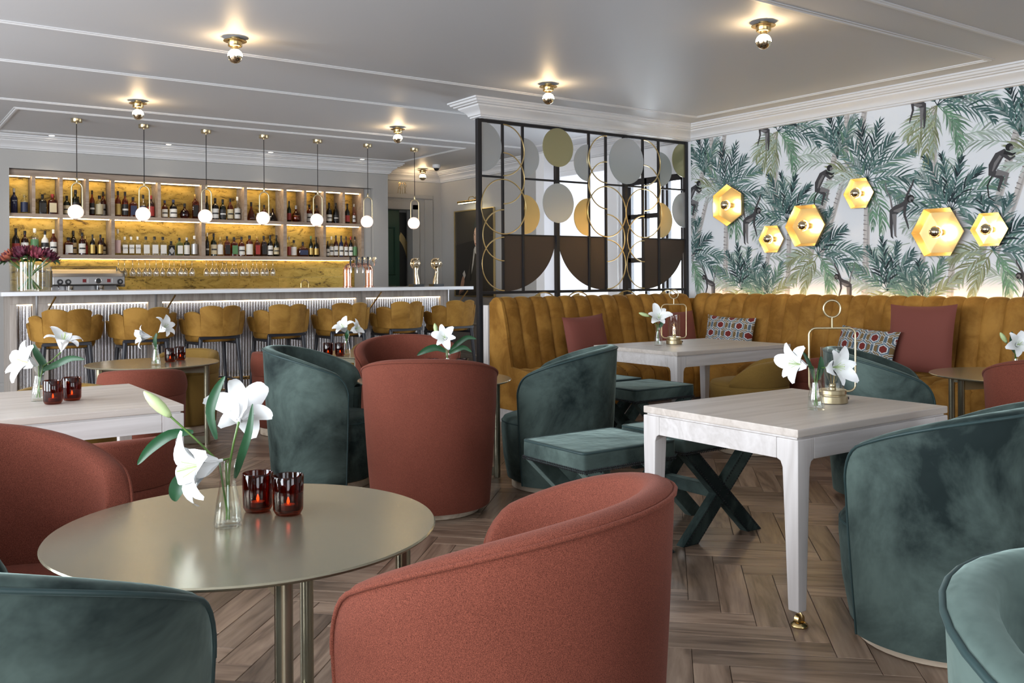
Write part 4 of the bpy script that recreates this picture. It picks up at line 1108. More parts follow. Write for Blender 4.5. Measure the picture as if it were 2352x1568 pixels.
for X, h, r, upper, cub, s_, g, lb, cp in BOTTLES:
    bay = (upper, cub)
    seen[bay] = seen.get(bay, 0) + 1; k = seen[bay]
    y = 11.63
    if prev and prev[0] == bay and X - prev[1] < (r + prev[2]) * 1.0: y = 11.735 if prev[3] < 11.7 else 11.63
    if prev and prev[0] == bay and y == 11.63 and last_front and X - last_front[0] < r + last_front[1]: y = 11.56
    if y > 11.7: y = 11.784 - r
    if y < 11.7: last_front = (X, r)
    prev = (bay, X, r, y)
    z = (ZU0 if upper else ZL0) + .001
    where = '%s from left in %s %s cubby' % (ordw(k), ordw(cub), 'upper' if upper else 'lower')
    lab = '%s %s bottle%s, %s' % (GW[g], SW[s_], (' with %s label' % LBW[lb]) if lb else '', where)
    prof, lz0, lz1 = PROF[s_]
    # keep inside the cubby
    Bs = UB if upper else LB; a, b_ = Bs[cub - 1]
    X = min(max(X, a + r + .006), b_ - r - .006)
    t = thing('bottle', lab, 'bottle', (X, y, z), 0, 'bottles on the lit back bar shelves')
    ex = 5.0 if s_ in (3, 6) else 1.0; sy = .62 if s_ == 6 else 1.0
    n = 20 if ex > 1 else 18
    MB().lathe([(q * r, zq * h) for q, zq in prof], n, ex=ex, sy=sy).build('glass', GLS[g], t, smooth=50)
    nr = prof[-1][0] * r
    MB().lathe([(nr * 1.12, (prof[-1][1] - .09) * h), (nr * 1.15, h * .99), (nr * 1.05, h)], 12).build('cap', CAPM[cp], t, smooth=50)
    if lb:
        m = MB()
        if ex > 1:
            hw = r * .78; zc0, zc1 = lz0 * h, lz1 * h
            m.box(-hw, hw, -r * sy - .0012, -r * sy * .96, zc0, zc1)
            if lb == 7:
                m = MB(); zc = (zc0 + zc1) / 2; hh = (zc1 - zc0) * .55
                m.add([(-hw, -r - .001, zc), (0, -r - .001, zc - hh), (hw, -r - .001, zc), (0, -r - .001, zc + hh), (-hw, -r + .003, zc), (0, -r + .003, zc - hh), (hw, -r + .003, zc), (0, -r + .003, zc + hh)], [(0, 1, 2, 3), (7, 6, 5, 4), (0, 4, 5, 1), (1, 5, 6, 2), (2, 6, 7, 3), (3, 7, 4, 0)])
            lo_ = m.build('label', LBM[lb], t, smooth=0)
            if (g, lb, cp) == (2, 1, 4):
                if GIN is None: GIN = text_mesh('GIN', .030)
                o = bpy.data.objects.new('lettering', GIN); C.objects.link(o); o.parent = lo_
                if not GIN.materials: GIN.materials.append(MATS['ink'])
                o.location = (0, -r - .0018, (zc0 + zc1) / 2 + .01); o.rotation_euler = (PI / 2, 0, 0)
        else:
            rr = {4: .93, 5: .9}.get(s_, 1.0) * r * 1.012
            if s_ == 4: lz0, lz1 = .16, .40
            P = []
            for i in range(15):
                an = -PI / 2 + (i / 14 - .5) * 3.3
                P.append([(rr * math.cos(an), rr * math.sin(an), lz0 * h), (rr * math.cos(an), rr * math.sin(an), lz1 * h)])
            m.grid(P).build('label', LBM[lb], t, smooth=180)
            if s_ in (0, 1) and lb in (1, 2, 3, 7):
                P = [[(rr * 1.004 * math.cos(-PI / 2 + (i / 10 - .5) * 2.2), rr * 1.004 * math.sin(-PI / 2 + (i / 10 - .5) * 2.2), (lz0 + (lz1 - lz0) * q) * h) for q in (.42, .58)] for i in range(11)]
                MB().grid(P).build('label_band', 'lbl_w' if lb == 2 else 'lbl_k', t, smooth=180)
    if g == 6 and lb == 0:
        o = link('lettering', text_mesh('SKYY', .020), 'lbl_s', t, smooth=0); o.location = (0, -r * 1.03, h * .50); o.rotation_euler = (PI / 2, 0, 0)

# ---- stemmed glasses hung under the lower shelf
gm = MB().lathe([(.031, 0), (.031, -.002), (.008, -.008), (.0035, -.02), (.0035, -.085), (.012, -.098), (.028, -.115), (.036, -.14), (.036, -.165), (.031, -.195)], 18, cap=False).mesh('wine_glass')
rm = None
gx = []
for a, b_, n in ((2.50, 2.66, 3), (2.74, 2.93, 4), (3.02, 3.36, 6), (3.55, 3.93, 7), (4.00, 4.40, 7)):
    gx += [a + (b_ - a) * k / (n - 1) for k in range(n)]
gi = 0
for k, x in enumerate(gx):
    o = link('wine_glass', gm, 'stem_glass', None, 60, loc=(x, 11.60 + .05 * (k % 2), 1.513))
    tag(o, 'clear stemmed glass hanging upside down under the shelf, %s from left' % ordw(k + 1), 'glass', 'stemmed glasses hung under the shelf')
for k, (a, b_) in enumerate(((2.46, 2.70), (2.70, 2.97), (2.98, 3.40), (3.50, 3.97), (3.97, 4.45))):
    t = thing('glass_rack', 'brass wire glass rack under the shelf, %s from left' % ordw(k + 1), 'rack', (0, 0, 0), 0, 'wire racks for glasses')
    n = max(3, int((b_ - a) / .075))
    for i in range(n + 1):
        x = a + .012 + (b_ - a - .024) * i / n
        MB().tube([(x, 11.52, 1.507), (x, 11.76, 1.507)], .0022, 6).build('wire', 'brass', t)
    for y in (11.56, 11.72): MB().tube([(a + .012, y, 1.5115), (b_ - .012, y, 1.5115)], .002, 6).build('cross_wire', 'brass', t)
    for x in (a + .012, b_ - .012): MB().tube([(x, 11.64, 1.507), (x, 11.64, 1.529)], .002, 6).build('hanger', 'brass', t)

# ---- espresso machine
em = thing('espresso_machine', 'brushed steel espresso machine behind the bar', 'coffee machine', (2.05, 11.12, .941))
MB().box(-.36, .36, -.18, .24, .03, .20).build('base', 'steel', em, smooth=0, bevel=.008)
MB().box(-.345, .345, -.16, .0, .205, .213).build('drip_tray', 'black_plastic', em, smooth=0)
MB().box(-.34, .34, .06, .24, .19, .44).build('back_body', 'steel', em, smooth=0, bevel=.006)
b = MB(); pr = [(-.19, .275), (-.21, .29), (-.205, .375), (-.17, .41), (.24, .46), (.24, .275)]
b.add([(-.365, y, z) for y, z in pr] + [(.365, y, z) for y, z in pr], [tuple(range(6)), tuple(reversed(range(6, 12)))] + [(i, 6 + i, 6 + (i + 1) % 6, (i + 1) % 6) for i in range(6)])
head = b.build('head', 'steel', em, smooth=0, bevel=.005)
for s in (-.372, .365): MB().box(s, s + .007, -.195, .24, .26, .44).build('side_cheek', 'black_plastic', em, smooth=0, bevel=.002)
MB().tube([(-.34, .06, .485), (.34, .06, .485)], .008, 8).build('cup_rail', 'brass', em)
for x in (-.34, .34): MB().tube([(x, .06, .42), (x, .06, .485)], .006, 8).build('rail_post', 'black_plastic', em)
for x in (-.295, -.215, .315):
    b = MB().lathe([(.030, 0), (.030, .022), (.026, .026)], 20); b.v = [(x + p, -.208 - q, .318 + r) for p, r, q in b.v]; k = b.build('knob', 'black_plastic', em)
    b = MB().lathe([(.013, .026), (.013, .030)], 16); b.v = [(x + p, -.208 - q, .318 + r) for p, r, q in b.v]; b.build('knob_face', 'chrome', k)
b = MB().lathe([(.032, 0), (.032, .008), (.028, .010)], 24); b.v = [(.09 + p, -.208 - q, .33 + r) for p, r, q in b.v]; g_ = b.build('gauge', 'chrome', em)
b = MB().lathe([(.026, .0105), (.026, .0115)], 24); b.v = [(.09 + p, -.208 - q, .33 + r) for p, r, q in b.v]; b.build('gauge_face', 'black_plastic', g_)
for x in (-.05, .20):
    MB().box(x - .018, x + .018, -.212, -.206, .312, .348).build('display', 'display_red', em, smooth=0)
    MB().box(x + .032, x + .038, -.212, -.206, .305, .355).build('label_strip', 'lbl_w', em, smooth=0)
for x in (-.17, .14):
    b = MB().lathe([(.036, .225), (.038, .275)], 20, (x, -.07, 0)); gr = b.build('group_head', 'chrome', em)
    b = MB(); b.tube([(x, -.07, .225), (x, -.17, .222), (x, -.25, .215)], [.010, .011, .013], 10); b.build('portafilter_handle', 'black_plastic', gr)
for x in (-.30, .30):
    b = MB(); b.tube([(x, -.14, .28), (x + .01, -.17, .20), (x + .02, -.16, .13)], .005, 8); b.build('steam_wand', 'chrome', em)

# ---- vase of proteas on the bar
vt = thing('protea_vase', 'wide clear glass vase packed with purple and orange proteas on bar', 'flower vase', (1.345, 10.02, 1.174))
MB().lathe([(.001, .006), (.165, .006), (.172, .02), (.176, .28), (.180, .28), (.178, .0), (.001, .0)], 40, cap=False).build('glass', 'clear_glass', vt, smooth=50)
MB().lathe([(.165, .008), (.168, .07), (.001, .071)], 32).build('water', 'water', vt, smooth=50)
rp = random.Random(4)
heads = []
for k in range(13):
    a = rp.uniform(0, 2 * PI) if k > 8 else 2 * PI * k / 9; rr = .20 if k < 9 else .09
    heads.append((rr * math.cos(a) * 1.0, rr * math.sin(a) * .7, .33 + (.06 if k >= 9 else rp.uniform(-.01, .035)), a))
for k, (x, y, z, a) in enumerate(heads):
    m = ['protea_purple', 'protea_orange', 'protea_purple', 'protea_pink'][k % 4]
    ax = Vector((x * 1.6, y * 1.6, .35 if k < 9 else .6)).normalized()
    st = MB(); st.tube([(-x * .5, -y * .5, .02), (x * .3, y * .3, .2), (x * .8, y * .8, z - .06), (x, y, z - .02)], .006, 6)
    st.build('stem', 'lily_stem', vt)
    # overlapping bracts round a core
    b = MB(); zax = ax; xax = zax.orthogonal().normalized(); yax = zax.cross(xax)
    def W(u, v, q): return Vector((x, y, z)) + xax * u + yax * v + zax * q
    for ring_, (n, sp, ln, op) in enumerate(((9, .036, .085, .25), (9, .048, .075, .55), (8, .045, .055, .95))):
        for i in range(n):
            an = 2 * PI * (i + .5 * ring_) / n; ca, sa = math.cos(an), math.sin(an); P = []
            for j in range(5):
                t_ = j / 4; rad = .018 + sp * math.sin(t_ * PI * .62) + op * .02 * t_; hz = -.03 + ln * t_; wv = .016 * math.sin(PI * (.12 + .83 * t_))
                P.append([W(rad * ca - s * wv * sa, rad * sa + s * wv * ca, hz) for s in (-1, 0, 1)])
            b.grid(P)
    b.build('bloom', m, vt, smooth=60)
    if k % 2 == 0:
        for s in (-1, 1):
            P = []; sd = Vector((-ax.y, ax.x, 0)).normalized() * s
            for j in range(6):
                t_ = j / 5; c = Vector((x, y, z - .05)) + sd * (.02 + .10 * t_) + Vector((x, y, 0)) * (.25 * t_) + Vector((0, 0, .03 * math.sin(PI * t_) - .02 * t_))
                wv = .016 * math.sin(PI * (.08 + .9 * t_)); P.append([c - ax * wv, c + ax * wv])
            MB().grid(P).build('leaf', 'protea_leaf', vt, smooth=60)

# ---- copper beer tower
bt = thing('beer_tap_tower', 'copper bridge beer tower with black tap handles on bar', 'beer tap', (4.86, 10.02, 1.174))
for dy in (-.045, .045):
    pts = [(-.145, dy, 0), (-.145, dy, .20)]
    for k in range(1, 9):
        a = PI - PI / 2 * k / 8; pts.append((-.085 + .06 * math.cos(a), dy, .20 + .06 * math.sin(a)))
    for k in range(0, 9):
        a = PI / 2 - PI / 2 * k / 8; pts.append((.085 + .06 * math.cos(a), dy, .20 + .06 * math.sin(a)))
    pts.append((.145, dy, 0))
    MB().tube(pts, .027, 16).build('pipe', 'copper', bt, smooth=60)
    for x in (-.145, .145):
        MB().lathe([(.038, 0), (.038, .008), (.030, .014)], 20, (x, dy, 0)).build('flange', 'copper', bt)
        MB().lathe([(.031, .17), (.031, .19)], 20, (x, dy, 0)).build('collar', 'copper', bt)
for k in range(4):
    x = -.16 + .075 * k
    f_ = MB(); f_.tube([(x, -.06, .245), (x, -.13, .245), (x - .004, -.15, .235), (x - .006, -.155, .17)], [.012, .012, .010, .007], 10)
    tp = f_.build('tap', 'chrome', bt)
    MB().lathe([(.006, .25), (.009, .275), (.013, .31), (.014, .345), (.009, .36), (1e-5, .362)], 12, (x, -.125, 0)).build('handle', 'black_plastic', tp)
    b = MB().lathe([(1e-5, -.012), (.032, -.010), (.036, 0), (.032, .010), (1e-5, .012)], 20)
    b.v = [(x + .13 + p * .9, -.04 + q, .325 + r * 1.15) for p, r, q in b.v]
    md = b.build('badge_lens', 'chrome', bt)
    MB().tube([(x + .13, -.035, .255), (x + .13, -.035, .29)], .006, 8).build('badge_stem', 'copper', md)
# brass gooseneck tap
ft = thing('gooseneck_tap', 'small brass gooseneck tap rising behind the counter edge', 'tap', (4.52, 10.95, .941))
MB().tube([(0, 0, 0), (0, 0, .27)] + [(.05 - .05 * math.cos(PI * k / 10), 0, .27 + .05 * math.sin(PI * k / 10)) for k in range(1, 11)] + [(.10, 0, .22)], .010, 10).build('spout', 'brass', ft)
MB().lathe([(.024, 0), (.024, .02), (.014, .03)], 16).build('base', 'brass', ft)

# ---- gilded hand sculptures
def hand_sculpture(x, label, fl):
    t = thing('hand_sculpture', label, 'sculpture', (x, 9.84, 1.174), 0, 'gilded hands holding balls on the bar')
    MB().box(-.075, .075, -.06, .06, 0, .030).build('base', 'black_plastic', t, smooth=0, bevel=.003)
    b = MB()
    b.tube([(.012 * fl, 0, .030), (.008 * fl, 0, .09), (-.004 * fl, 0, .15), (-.006 * fl, 0, .19), (0, .006, .225)], [.036, .033, .024, .022, .034], 16, flat=(1, .8))
    c = Vector((-.004 * fl, -.012, .285)); R_ = .048
    for k in range(4):
        a = math.radians(-52 + 32 * k); P = []
        for j in range(7):
            ph = math.radians(-75 + 33 * j * (1 - .06 * abs(k - 1)))
            P.append(c + Vector((math.sin(a) * (R_ + .012) * (.55 + .45 * math.cos(ph)), .012 + math.cos(ph) * (R_ + .008) - .01, math.sin(ph) * (R_ + .012))))
        b.tube(P, [.014, .0135, .013, .012, .0115, .010, .007], 10)
    b.tube([(-.03 * fl, .01, .225), (-.05 * fl, -.025, .255), (-.042 * fl, -.052, .288), (-.026 * fl, -.06, .305)], [.016, .015, .013, .008], 10)
    b.build('hand', 'chrome_gold', t, smooth=80)
    MB().lathe([(max(1e-6, R_ * math.sin(PI * k / 14)), -R_ * math.cos(PI * k / 14)) for k in range(15)], 24, tuple(c)).build('ball', 'chrome_gold', t, smooth=180)
hand_sculpture(5.555, 'gilded hand sculpture holding a ball, left one on the bar', 1)
hand_sculpture(5.838, 'gilded hand sculpture holding a ball, nearest the bar end', -1)

# ---- bar stools
def make_stool(label):
    t = thing('bar_stool', label, 'bar stool', (0, 0, 0), 0, 'mustard bar stools at the bar')
    # facing +Y; the back wraps the near side
    lob = [(-104, -74, .885), (-74, -40, .955), (-40, 0, 1.012), (0, 40, 1.012), (40, 74, .955), (74, 104, .885)]
    R_ = .312
    for a0, a1, zt in lob:
        rows_ = []; nU = 9
        for i in range(nU + 1):
            u = i / nU; an = math.radians(a0 + (a1 - a0) * u); bul = math.sin(PI * u) ** .55
            ztop = zt - .022 * (1 - bul)
            zb = .715 + .030 * (abs(an) / 1.8) ** 2
            prof = []
            for j in range(9):
                v = j / 8; z = zb + (ztop - zb) * v; r = R_ * (.94 + .09 * v) + .010 * bul * math.sin(PI * (.08 + .84 * v)) ** .6
                prof.append((r, z))
            prof.append((R_ * .985, ztop + .008 * bul)); prof.append((R_ * .93, ztop - .004))
            for j in range(7):
                v = 1 - j / 6; z = zb + (ztop - .02 - zb) * v; prof.append((R_ * (.78 + .08 * v), z))
            rows_.append([(r * math.sin(an), -r * math.cos(an), z) for r, z in prof])
        m = MB().grid(rows_, wrap=True)
        k = len(rows_[0]); m.add(rows_[0], [tuple(range(k))]); m.add(rows_[-1], [tuple(reversed(range(k)))])
        m.build('back_lobe', 'stool_velvet', t, smooth=60)
    MB().lathe([(.19, .655), (.235, .66), (.252, .69), (.252, .725), (.235, .748), (.15, .758), (1e-5, .76)], 32, (0, .02, 0)).build('seat', 'stool_velvet', t, smooth=60)
    fr_ = MB(); fr_.box(-.20, .20, -.24, -.20, .685, .712); fr_.box(-.20, .20, .18, .22, .63, .655); fr_.box(-.21, -.17, -.2, .2, .63, .655); fr_.box(.17, .21, -.2, .2, .63, .655)
    fr_.build('seat_frame', 'dark_leg', t, smooth=0)
    for sx in (-1, 1):
        for sy in (-1, 1):
            MB().tube([(sx * .185, sy * .185 - (.02 if sy < 0 else 0), .70), (sx * .235, sy * .235 - .01, 0)], [.022, .012], 10).build('leg', 'dark_leg', t)
    for a, b_ in (((-1, 1), (1, 1)), ((-1, -1), (-1, 1)), ((1, -1), (1, 1))):
        MB().tube([(a[0] * .215, a[1] * .215, .26), (b_[0] * .215, b_[1] * .215, .26)], .009, 8).build('stretcher', 'dark_leg', t)
    return t
st0 = None
SX = [1.55, 2.222, 2.90, 3.60, 4.305, 4.995, 5.70]; SR = [-.12, -.06, .04, .03, .0, .05, .08]
for i, x in enumerate(SX):
    lb = 'mustard velvet scalloped bar stool, %s from left at the bar' % ordw(i + 1)
    if st0 is None:
        st0 = make_stool(lb); st0.location = (x, 9.34, 0); st0.rotation_euler = (0, 0, SR[i])
    else: dup(st0, (x, 9.34, 0), SR[i], lb)

# ================================================================== tub chairs
def rim_z(u):
    a = abs(u); z = .845 - .108 * (a / .8) ** 2.2
    if a > .9:
        c = min(1, (a - .9) / .1); z -= .10 * (1 - math.sqrt(max(0, 1 - c * c)))
    return z
def make_tub(name, label, fab, pipe):
    """faces local +X"""
    t = thing(name, label, 'armchair', (0, 0, 0))
    TM = math.radians(121); us = [math.sin(PI / 2 * (k / 22 - 1)) for k in range(45)]
    rows_ = []; rim_pts = []
    rout = lambda z: .322 + .054 * min(1, z / .84) + .006 * math.sin(PI * min(1, z / .84))
    z0 = .045
    for u in us:
        an = PI + u * TM; zt = rim_z(u); th = .066
        ca, sa = math.cos(an), math.sin(an); col = []
        for j in range(10):
            z = z0 + (zt - z0) * j / 9; col.append((rout(z), z))
        r1 = rout(zt)
        for k in range(1, 6):
            a = PI * k / 6; col.append((r1 - th / 2 + th / 2 * math.cos(a), zt + .017 * math.sin(a)))
        for j in range(9):
            z = zt - (zt - .30) * j / 8; col.append((rout(z) - th - .012 * (1 - (z - .3) / .55), z))
        rows_.append([(r * ca, r * sa, z) for r, z in col]); rim_pts.append((rout(zt) * ca * 1.004, rout(zt) * sa * 1.004, zt + .002))
    m = MB().grid(rows_)
    for e in (0, -1):     # rounded arm fronts
        r = rows_[e]; n = len(r); u = us[e]; an = PI + u * TM; tx = (-math.sin(an) * math.copysign(1, u), math.cos(an) * math.copysign(1, u))
        outer = r[:10]; inner = [r[-1]] * 0 + [r[15 + int(round((9 - j) * 8 / 9))] if 15 + int(round((9 - j) * 8 / 9)) < n else r[-1] for j in range(10)]
        P = []
        for j in range(10):
            o, i_ = Vector(outer[j]), Vector(inner[j]); i_.z = o.z
            rr = math.hypot(o.x, o.y) - .070; i_.x, i_.y = math.cos(an) * rr, math.sin(an) * rr
            mid = (o + i_) / 2 + Vector((tx[0], tx[1], 0)) * .018
            P.append([o, o * .75 + i_ * .25 + Vector((tx[0], tx[1], 0)) * .014, mid, o * .25 + i_ * .75 + Vector((tx[0], tx[1], 0)) * .014, i_])
        m.grid(P if e == -1 else [p[::-1] for p in P])
    m.build('back_shell', fab, t, smooth=70)
    e0, e1 = rows_[0], rows_[-1]
    line = [tuple(Vector(p) * 1.0) for p in e0[:10:3]] + rim_pts + [tuple(p) for p in reversed(e1[:10:3])]
    MB().tube(line, .0055, 6).build('piping', pipe, t, smooth=80)
    MB().lathe([(.245, .046), (.272, .06), (.297, .20), (.308, .36), (.306, .40), (.292, .425), (.255, .438), (.15, .446), (1e-5, .448)], 44, (.035, 0, 0)).build('seat', fab, t, smooth=60)
    MB().tube([(.035 + .304 * math.cos(2 * PI * k / 44), .304 * math.sin(2 * PI * k / 44), .402) for k in range(44)], .0045, 6, closed=True).build('seat_piping', pipe, t, smooth=80)
    MB().lathe([(.262, 0), (.268, .004), (.268, .044)], 40, (.012, 0, 0)).build('plinth', 'plinth_oak', t, smooth=50)
    return t
RED = {}; first = {}
def tub(kind, x, y, face, label):
    name = {'r': 'terracotta_tub_chair', 'g': 'green_velvet_tub_chair'}[kind]
    grp = {'r': 'terracotta tub chairs', 'g': 'green velvet tub chairs'}[kind]
    a = math.atan2(face[1], face[0])
    if kind not in first:
        t = make_tub(name, label, {'r': 'terracotta', 'g': 'green_velvet'}[kind], {'r': 'terracotta', 'g': 'green_piping'}[kind])
        t['group'] = grp; first[kind] = t
        t.location = (x, y, 0); t.rotation_euler = (0, 0, a)
        return t
    return dup(first[kind], (x, y, 0), a, label, grp)
tub('r', 2.567, 4.402, (.596, .803), 'terracotta tub chair seen squarely from behind in the middle of the room')
tub('g', 2.366, 5.36, (.842, -.539), 'green velvet tub chair touching the middle terracotta chair on its left')
tub('r', 3.17, 5.75, (-.415, -.91), 'terracotta tub chair facing us behind the middle lily vase')
tub('r', .285, 2.85, (.535, -.845), 'terracotta tub chair at the left edge facing the front brass table')
tub('g', .234, 1.933, (.906, .423), 'green velvet tub chair cut off at the lower left corner')
tub('r', 1.089, 1.603, (-.49, .871), 'large terracotta tub chair in the foreground centre')
tub('g', 3.086, 1.755, (-.107, .994), 'green velvet tub chair drawn up to the oak table at right')
tub('g', 4.819, 3.024, (.592, -.806), 'green velvet tub chair half hidden behind the ring-handled lantern')
tub('r', 5.153, 2.257, (.82, .572), 'terracotta tub chair cut off by the right edge')
tub('g', 1.379, .349, (.005, -1), 'green velvet tub chair cut off at the lower right corner')
tub('g', 3.50, 4.46, (-.69, .72), 'green velvet tub chair beside the velvet cross-leg stools')

# ================================================================== pouf chairs
def make_pouf(name, label, fab):
    """faces local +X"""
    t = thing(name, label, 'pouf chair', (0, 0, 0))
    MB().lathe([(.225, .062), (.262, .08), (.276, .25), (.282, .44), (.284, .485), (.278, .490), (.280, .496), (.268, .515), (.21, .528), (.1, .533), (1e-5, .534)], 44).build('seat', fab, t, smooth=60)
    rows_ = []; TM = math.radians(112)
    for k in range(33):
        u = math.sin(PI / 2 * (k / 16 - 1)); an = PI + u * TM; a = abs(u)
        zt = .665 - .06 * a ** 2 - .085 * max(0, (a - .55) / .45) ** 2.2
        th = .075 * (1 - .35 * a ** 3); col = []
        for j in range(7):
            z = .492 + (zt - .492) * j / 6; col.append((.284 + .010 * math.sin(PI * j / 6), z))
        for q in range(1, 6):
            an2 = PI * q / 6; col.append((.284 - th / 2 + th / 2 * math.cos(an2), zt + .016 * math.sin(an2)))
        for j in range(6):
            z = zt - (zt - .50) * j / 5; col.append((.284 - th - .012 * j / 5, z))
        rows_.append([(r * math.cos(an), r * math.sin(an), z) for r, z in col])
    m = MB().grid(rows_)
    k = len(rows_[0]); m.add(rows_[0], [tuple(reversed(range(k)))]); m.add(rows_[-1], [tuple(range(k))])
    m.build('backrest', fab, t, smooth=60)
    MB().lathe([(.212, 0), (.218, .004), (.218, .062)], 36).build('plinth', 'plinth_oak', t, smooth=50)
    return t
def pouf(kind, x, y, face, label):
    name = {'r': 'terracotta_pouf_chair', 'm': 'mustard_pouf_chair'}[kind]
    grp = {'r': 'low terracotta pouf chairs', 'm': 'low mustard pouf chairs'}[kind]
    a = math.atan2(face[1], face[0]); k = 'p' + kind
    if k not in first:
        t = make_pouf(name, label, {'r': 'terracotta', 'm': 'mustard_weave'}[kind]); t['group'] = grp; first[k] = t
        t.location = (x, y, 0); t.rotation_euler = (0, 0, a)
        return t
    return dup(first[k], (x, y, 0), a, label, grp)
pouf('r', 1.585, 6.65, (.3, .95), 'terracotta pouf chair with its back to us before the far left brass table')
pouf('r', .77, 3.87, (-.05, 1), 'terracotta pouf chair pushed up to the near side of the left oak table')
pouf('r', 2.89, 7.31, (1, -.1), 'terracotta pouf chair half hidden behind the middle green tub chair')
pouf('r', 5.93, 4.42, (-.1, 1), 'terracotta pouf chair behind the lantern table beside a mustard pouf')
pouf('m', 2.22, 7.93, (-.75, -.66), 'mustard pouf chair beside the legs of the far left brass table')
pouf('m', .92, 5.62, (-.1, -1), 'mustard pouf chair glimpsed under the left oak table')
pouf('m', 3.98, 7.74, (-.67, -.74), 'mustard pouf chair behind the back lily table')
pouf('m', 5.30, 4.47, (-.55, .83), 'mustard pouf chair at the near side of the rear oak table')

# ================================================================== round brass tables
def make_round(label):
    t = thing('round_brass_table', label, 'table', (0, 0, 0), 0, 'round brass tables')
    MB().lathe([(1e-5, .628), (.478, .628), (.484, .632), (.486, .636), (.483, .640), (1e-5, .640)], 96).build('tabletop', 'champagne', t, smooth=30)
    for k in range(5):
        a = 2 * PI * k / 5; x, y = .40 * math.cos(a), .40 * math.sin(a)
        MB().tube([(x, y, 0), (x, y, .628)], .0205, 16).build('leg', 'champagne', t)
        for z, nm in ((.585, 'top_bar'), (.04, 'foot_bar')):
            b = MB(); b.box(.02, .385, -.006, .006, z - .028, z + .028)
            b.v = [(p[0] * math.cos(a) - p[1] * math.sin(a), p[0] * math.sin(a) + p[1] * math.cos(a), p[2]) for p in b.v]
            b.build(nm, 'champagne', t, smooth=0)
    MB().lathe([(.035, .55), (.035, .627)], 20).build('hub', 'champagne', t)
    return t
# leg angle: measured in the camera's right/forward frame
def la(deg): return math.atan2(CR.y, CR.x) + math.radians(deg)
rt0 = make_round('large round brass table in the foreground at left')
rt0.location = (.817, 2.343, 0); rt0.rotation_euler = (0, 0, la(-63))
dup(rt0, (1.83, 7.35, 0), la(7), 'round brass table far left before the bar stools')
dup(rt0, (2.96, 5.02, 0), math.radians(120), 'round brass table mostly hidden by the middle terracotta chair')
dup(rt0, (3.60, 7.10, 0), la(40), 'round brass table behind the middle green tub chair')
dup(rt0, (6.00, 2.93, 0), la(197), 'round brass table at the right edge before the banquette')

# ================================================================== oak tables
def oak_table(name, label, x0, x1, y0, y1, casters=False, h=.725):
    cx, cy_ = (x0 + x1) / 2, (y0 + y1) / 2
    t = thing(name, label, 'table', (cx, cy_, 0), 0, 'pale oak tables')
    a, b_ = (x1 - x0) / 2, (y1 - y0) / 2
    MB().box(-a, a, -b_, b_, h - .030, h).build('tabletop', 'pale_oak', t, smooth=0, bevel=.004)
    MB().box(-a + .012, a - .012, -b_ + .012, b_ - .012, h - .038, h - .030).build('shadow_gap', 'white_oak', t, smooth=0)
    za, zb = h - .115, h - .038
    for sx, sy in ((0, -1), (0, 1), (-1, 0), (1, 0)):
        if sx == 0: q = (-a + .0955, a - .0955, sy * b_ - (.024 if sy > 0 else 0), sy * b_ + (.024 if sy < 0 else 0))
        else: q = (sx * a - (.024 if sx > 0 else 0), sx * a + (.024 if sx < 0 else 0), -b_ + .0955, b_ - .0955)
        MB().box(q[0], q[1], q[2], q[3], za, zb).build('apron', 'white_oak', t, smooth=0, bevel=.0015)
    zf = .062 if casters else 0
    for sx in (-1, 1):
        for sy in (-1, 1):
            m = MB(); rows_ = []
            for z, w_ in ((zf, .046), (za - .10, .066), (za - .03, .069), (za - .008, .078), (za, .095), (zb, .095)):
                x_o, y_o = sx * a, sy * b_
                if z < za: x_o -= sx * .006 * (za - z) / za; y_o -= sy * .006 * (za - z) / za
                p = [(x_o, y_o), (x_o - sx * w_, y_o), (x_o - sx * w_, y_o - sy * w_), (x_o, y_o - sy * w_)]
                if w_ > .07:      # the bracket: keeps its inner corner hidden behind the apron
                    p[2] = (x_o - sx * .069, y_o - sy * .069)
                if sx * sy < 0: p = p[::-1]
                rows_.append([(u, v, z) for u, v in p])
            m.grid(rows_, wrap=True); m.add(rows_[0], [(3, 2, 1, 0)]); m.add(rows_[-1], [(0, 1, 2, 3)])
            lg = m.build('leg', 'white_oak_up', t, smooth=0, bevel=.006)
            if casters:
                c = (sx * (a - .03), sy * (b_ - .03))
                k = MB().lathe([(.030, .0), (.032, .005), (.030, .010), (.022, .016), (.020, .012)], 24, (c[0] + .012, c[1], 0)).build('caster_cup', 'brass', lg)
                w_ = MB(); w_.tube([(c[0] + .012, c[1] - .009, .027), (c[0] + .012, c[1] + .009, .027)], .019, 18); w_.tube([(c[0] + .012, c[1] - .012, .028), (c[0] + .004, c[1] - .012, .05), (c[0], c[1], .064)], .005, 8)
                w_.build('caster_wheel', 'brass', lg)
    return t
oak_table('pale_oak_table', 'pale oak table on brass casters at right with lantern', 2.745, 3.745, 2.095, 2.893, True)
oak_table('pale_oak_table', 'pale oak table in the banquette corner', 4.86, 6.16, 4.765, 5.70)
oak_table('pale_oak_table', 'pale oak table at the left edge with two candles', .12, 1.168, 4.165, 5.185)

